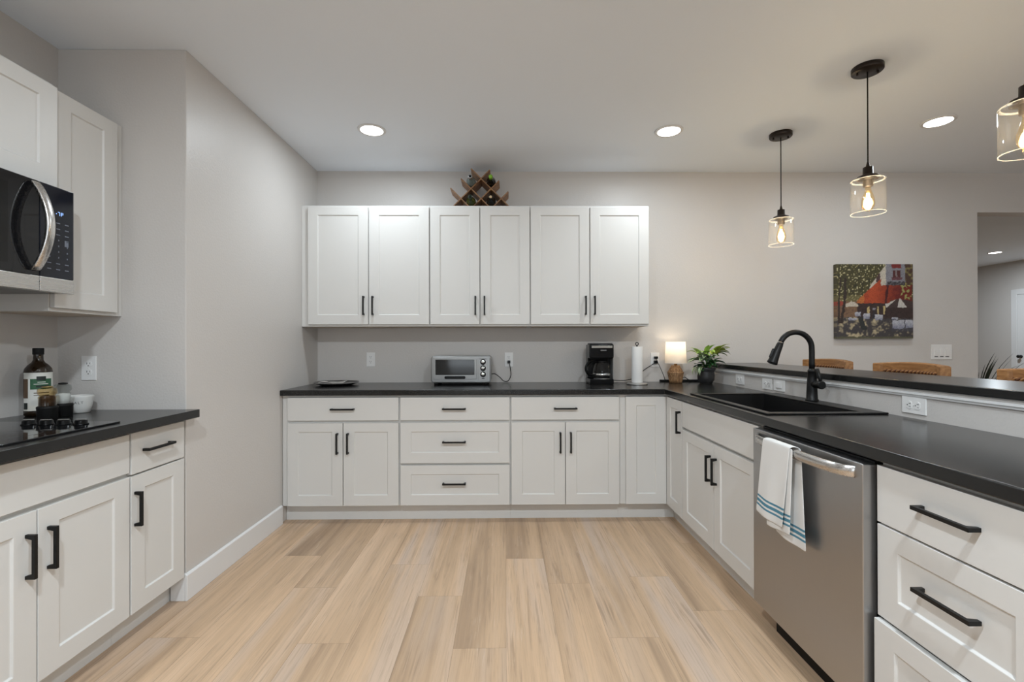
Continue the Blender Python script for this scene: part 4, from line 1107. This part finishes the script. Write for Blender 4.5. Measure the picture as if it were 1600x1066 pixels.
edge = [Vg[i][0] for i in range(N)] + [Vg[N][j] for j in range(N)] + [Vg[N-i][N] for i in range(N)] + [Vg[0][N-j] for j in range(N)]
back = []
for v in edge:
    w = bm.verts.new((v.co.x, -.0008, v.co.z)); w[cl] = v[cl]; back.append(w)
for i in range(len(edge)): bm.faces.new((edge[i], edge[(i+1) % len(edge)], back[(i+1) % len(edge)], back[i]))
bmesh.ops.recalc_face_normals(bm, faces=bm.faces)
me = bpy.data.meshes.new('canvas'); bm.to_mesh(me); bm.free(); me.materials.append(painted_by_attribute('oil paint on canvas', 'paint', .45))
o = bpy.data.objects.new('canvas', me); C.objects.link(o); o.parent = cv
fr_ = MB()
for a, b, c, d in ((-.30, .30, .255, .29), (-.30, .30, -.29, -.255), (-.30, -.265, -.255, .255), (.265, .30, -.255, .255)): fr_.box(a, b, -.025, -.002, c, d)
fr_.build('stretcher_frame', M['stoolwood'], cv)

# ------------------------------------------------------------------ bar stools behind the bar
def bar_stool(label, x, y):
    t = thing('bar_stool', label, 'stool', (x, y, 0), RR, 'wooden bar stools')
    MB().lathe([(0, .700), (.185, .700), (.198, .712), (.198, .735), (.190, .742), (0, .742)], (0,0,0), 2, 44).build('seat', M['stoolwood'], t)
    MB().lathe([(.188, .7425), (.186, .765), (.150, .785), (0, .792)], (0,0,0), 2, 44, cap=False).build('seat_pad', M['leather'], t)
    legs = []
    for sx in (-1, 1):
        for sy in (-1, 1):
            MB().tube([(.12*sx, .12*sy, .6995), (.19*sx, .19*sy, .0005)], [.022, .017], 14).build('leg', M['stoolwood'], t)
    fr = [(.172*math.cos(a), .172*math.sin(a), .22) for a in [2*PI*k/40 for k in range(41)]]
    MB().tube([(p[0]*1.42, p[1]*1.42, p[2]) for p in fr], .011, 10, False).build('foot_ring', M['bronze'], t)
    # bowed back: two posts joined by a carved top rail, a lower rail and three spindles
    def arcp(u, z, bow=.055): return Vector((.245*u, .165 + bow*(1-u*u), z))
    for s in (-1, 1):
        mb = MB(); a, b_ = (.165*s, .12, .72), tuple(arcp(s*.86, 1.04))
        mb.tube(smooth([a, (.185*s, .155, .88), b_], 6), [.018]*12+[.020], 12); mb.build('back_post', M['stoolwood'], t)
    mb = MB(); rows = []
    for k in range(29):
        u = -1+2*k/28; th = .017 if abs(u) < .80 else .024
        zt = 1.098 + .012*(1-u*u); zb = 1.026 if abs(u) >= .80 else 1.030
        c = arcp(u, 0); nrm = Vector((.055*2*u/.245*.245, .245, 0)).normalized()
        rows.append([mb.bm.verts.new(c + nrm*dn + Vector((0, 0, zz))) for dn, zz in ((-th, zb), (-th, zt-.006), (-th+.006, zt), (th-.006, zt), (th, zt-.006), (th, zb))])
    fs = [mb.bm.faces.new((A[i], A[(i+1) % 6], B[(i+1) % 6], B[i])) for A, B in zip(rows, rows[1:]) for i in range(6)]
    fs += [mb.bm.faces.new(rows[0][::-1]), mb.bm.faces.new(rows[-1])]
    mb._faces(fs, False)
    rail = mb.build('top_rail', M['stoolwood'], t)
    # twisted rope carving along the front of the rail
    rp = MB()
    for ph0, m_ in ((0, 0), (PI, 1)):
        pts = []
        for k in range(141):
            u = -.76+1.52*k/140; c = arcp(u, 1.052); w = ph0 + k*.62
            pts.append((c.x, c.y-.0205+.0045*math.sin(w), c.z+.0058*math.cos(w)))
        rp.mset(m_).tube(pts, .0052, 6)
    rp.build('rope_carving', [M['darkwood'], M['stoolwood']], rail)
    MB().tube([tuple(arcp(-.80+1.6*k/12, .90, .045)) for k in range(13)], .012, 10).build('lower_rail', M['stoolwood'], t)
    for u in (-.4, 0, .4): MB().tube([tuple(arcp(u, .905, .045)), tuple(arcp(u, 1.028))], .008, 10).build('spindle', M['stoolwood'], t)
    return t
s0 = bar_stool('wooden bar stool behind the bar below the café painting, left one, by the faucet', 2.225, 3.49)
dup(s0, (2.225, 2.772, 0), None, 'wooden bar stool behind the bar, below the three-rocker light switch')
dup(s0, (2.225, 2.005, 0), None, 'wooden bar stool cut off by the right edge, nearest along the bar')

# ------------------------------------------------------------------ grass plant beyond the opening
gp = thing('floor_plant', 'dark spiky grass plant in a floor pot beyond the wall opening', 'plant', (5.10, 5.05, 0))
MB().lathe([(0, .0004), (.13, .0004), (.15, .02), (.17, .36), (.175, .38), (.160, .38), (.15, .34), (0, .33)], (0,0,0), 2, 36).build('pot', potm, gp)
gb = MB(); uvg = gb.bm.loops.layers.uv.new('leaf'); rg = random.Random(3)
for k in range(90):
    a = rg.uniform(0, 2*PI); rr = rg.uniform(0, .08)
    leaf(gb, uvg, (rr*math.cos(a), rr*math.sin(a), .332), a, rg.uniform(1.05, 1.5), rg.uniform(.65, .98), rg.uniform(.008, .014), rg.uniform(.4, 1.3), 0, 0, .6)
gb.build('foliage', leaf_mat('dark grass blade', (.030, .045, .030), (.05, .065, .04)), gp)
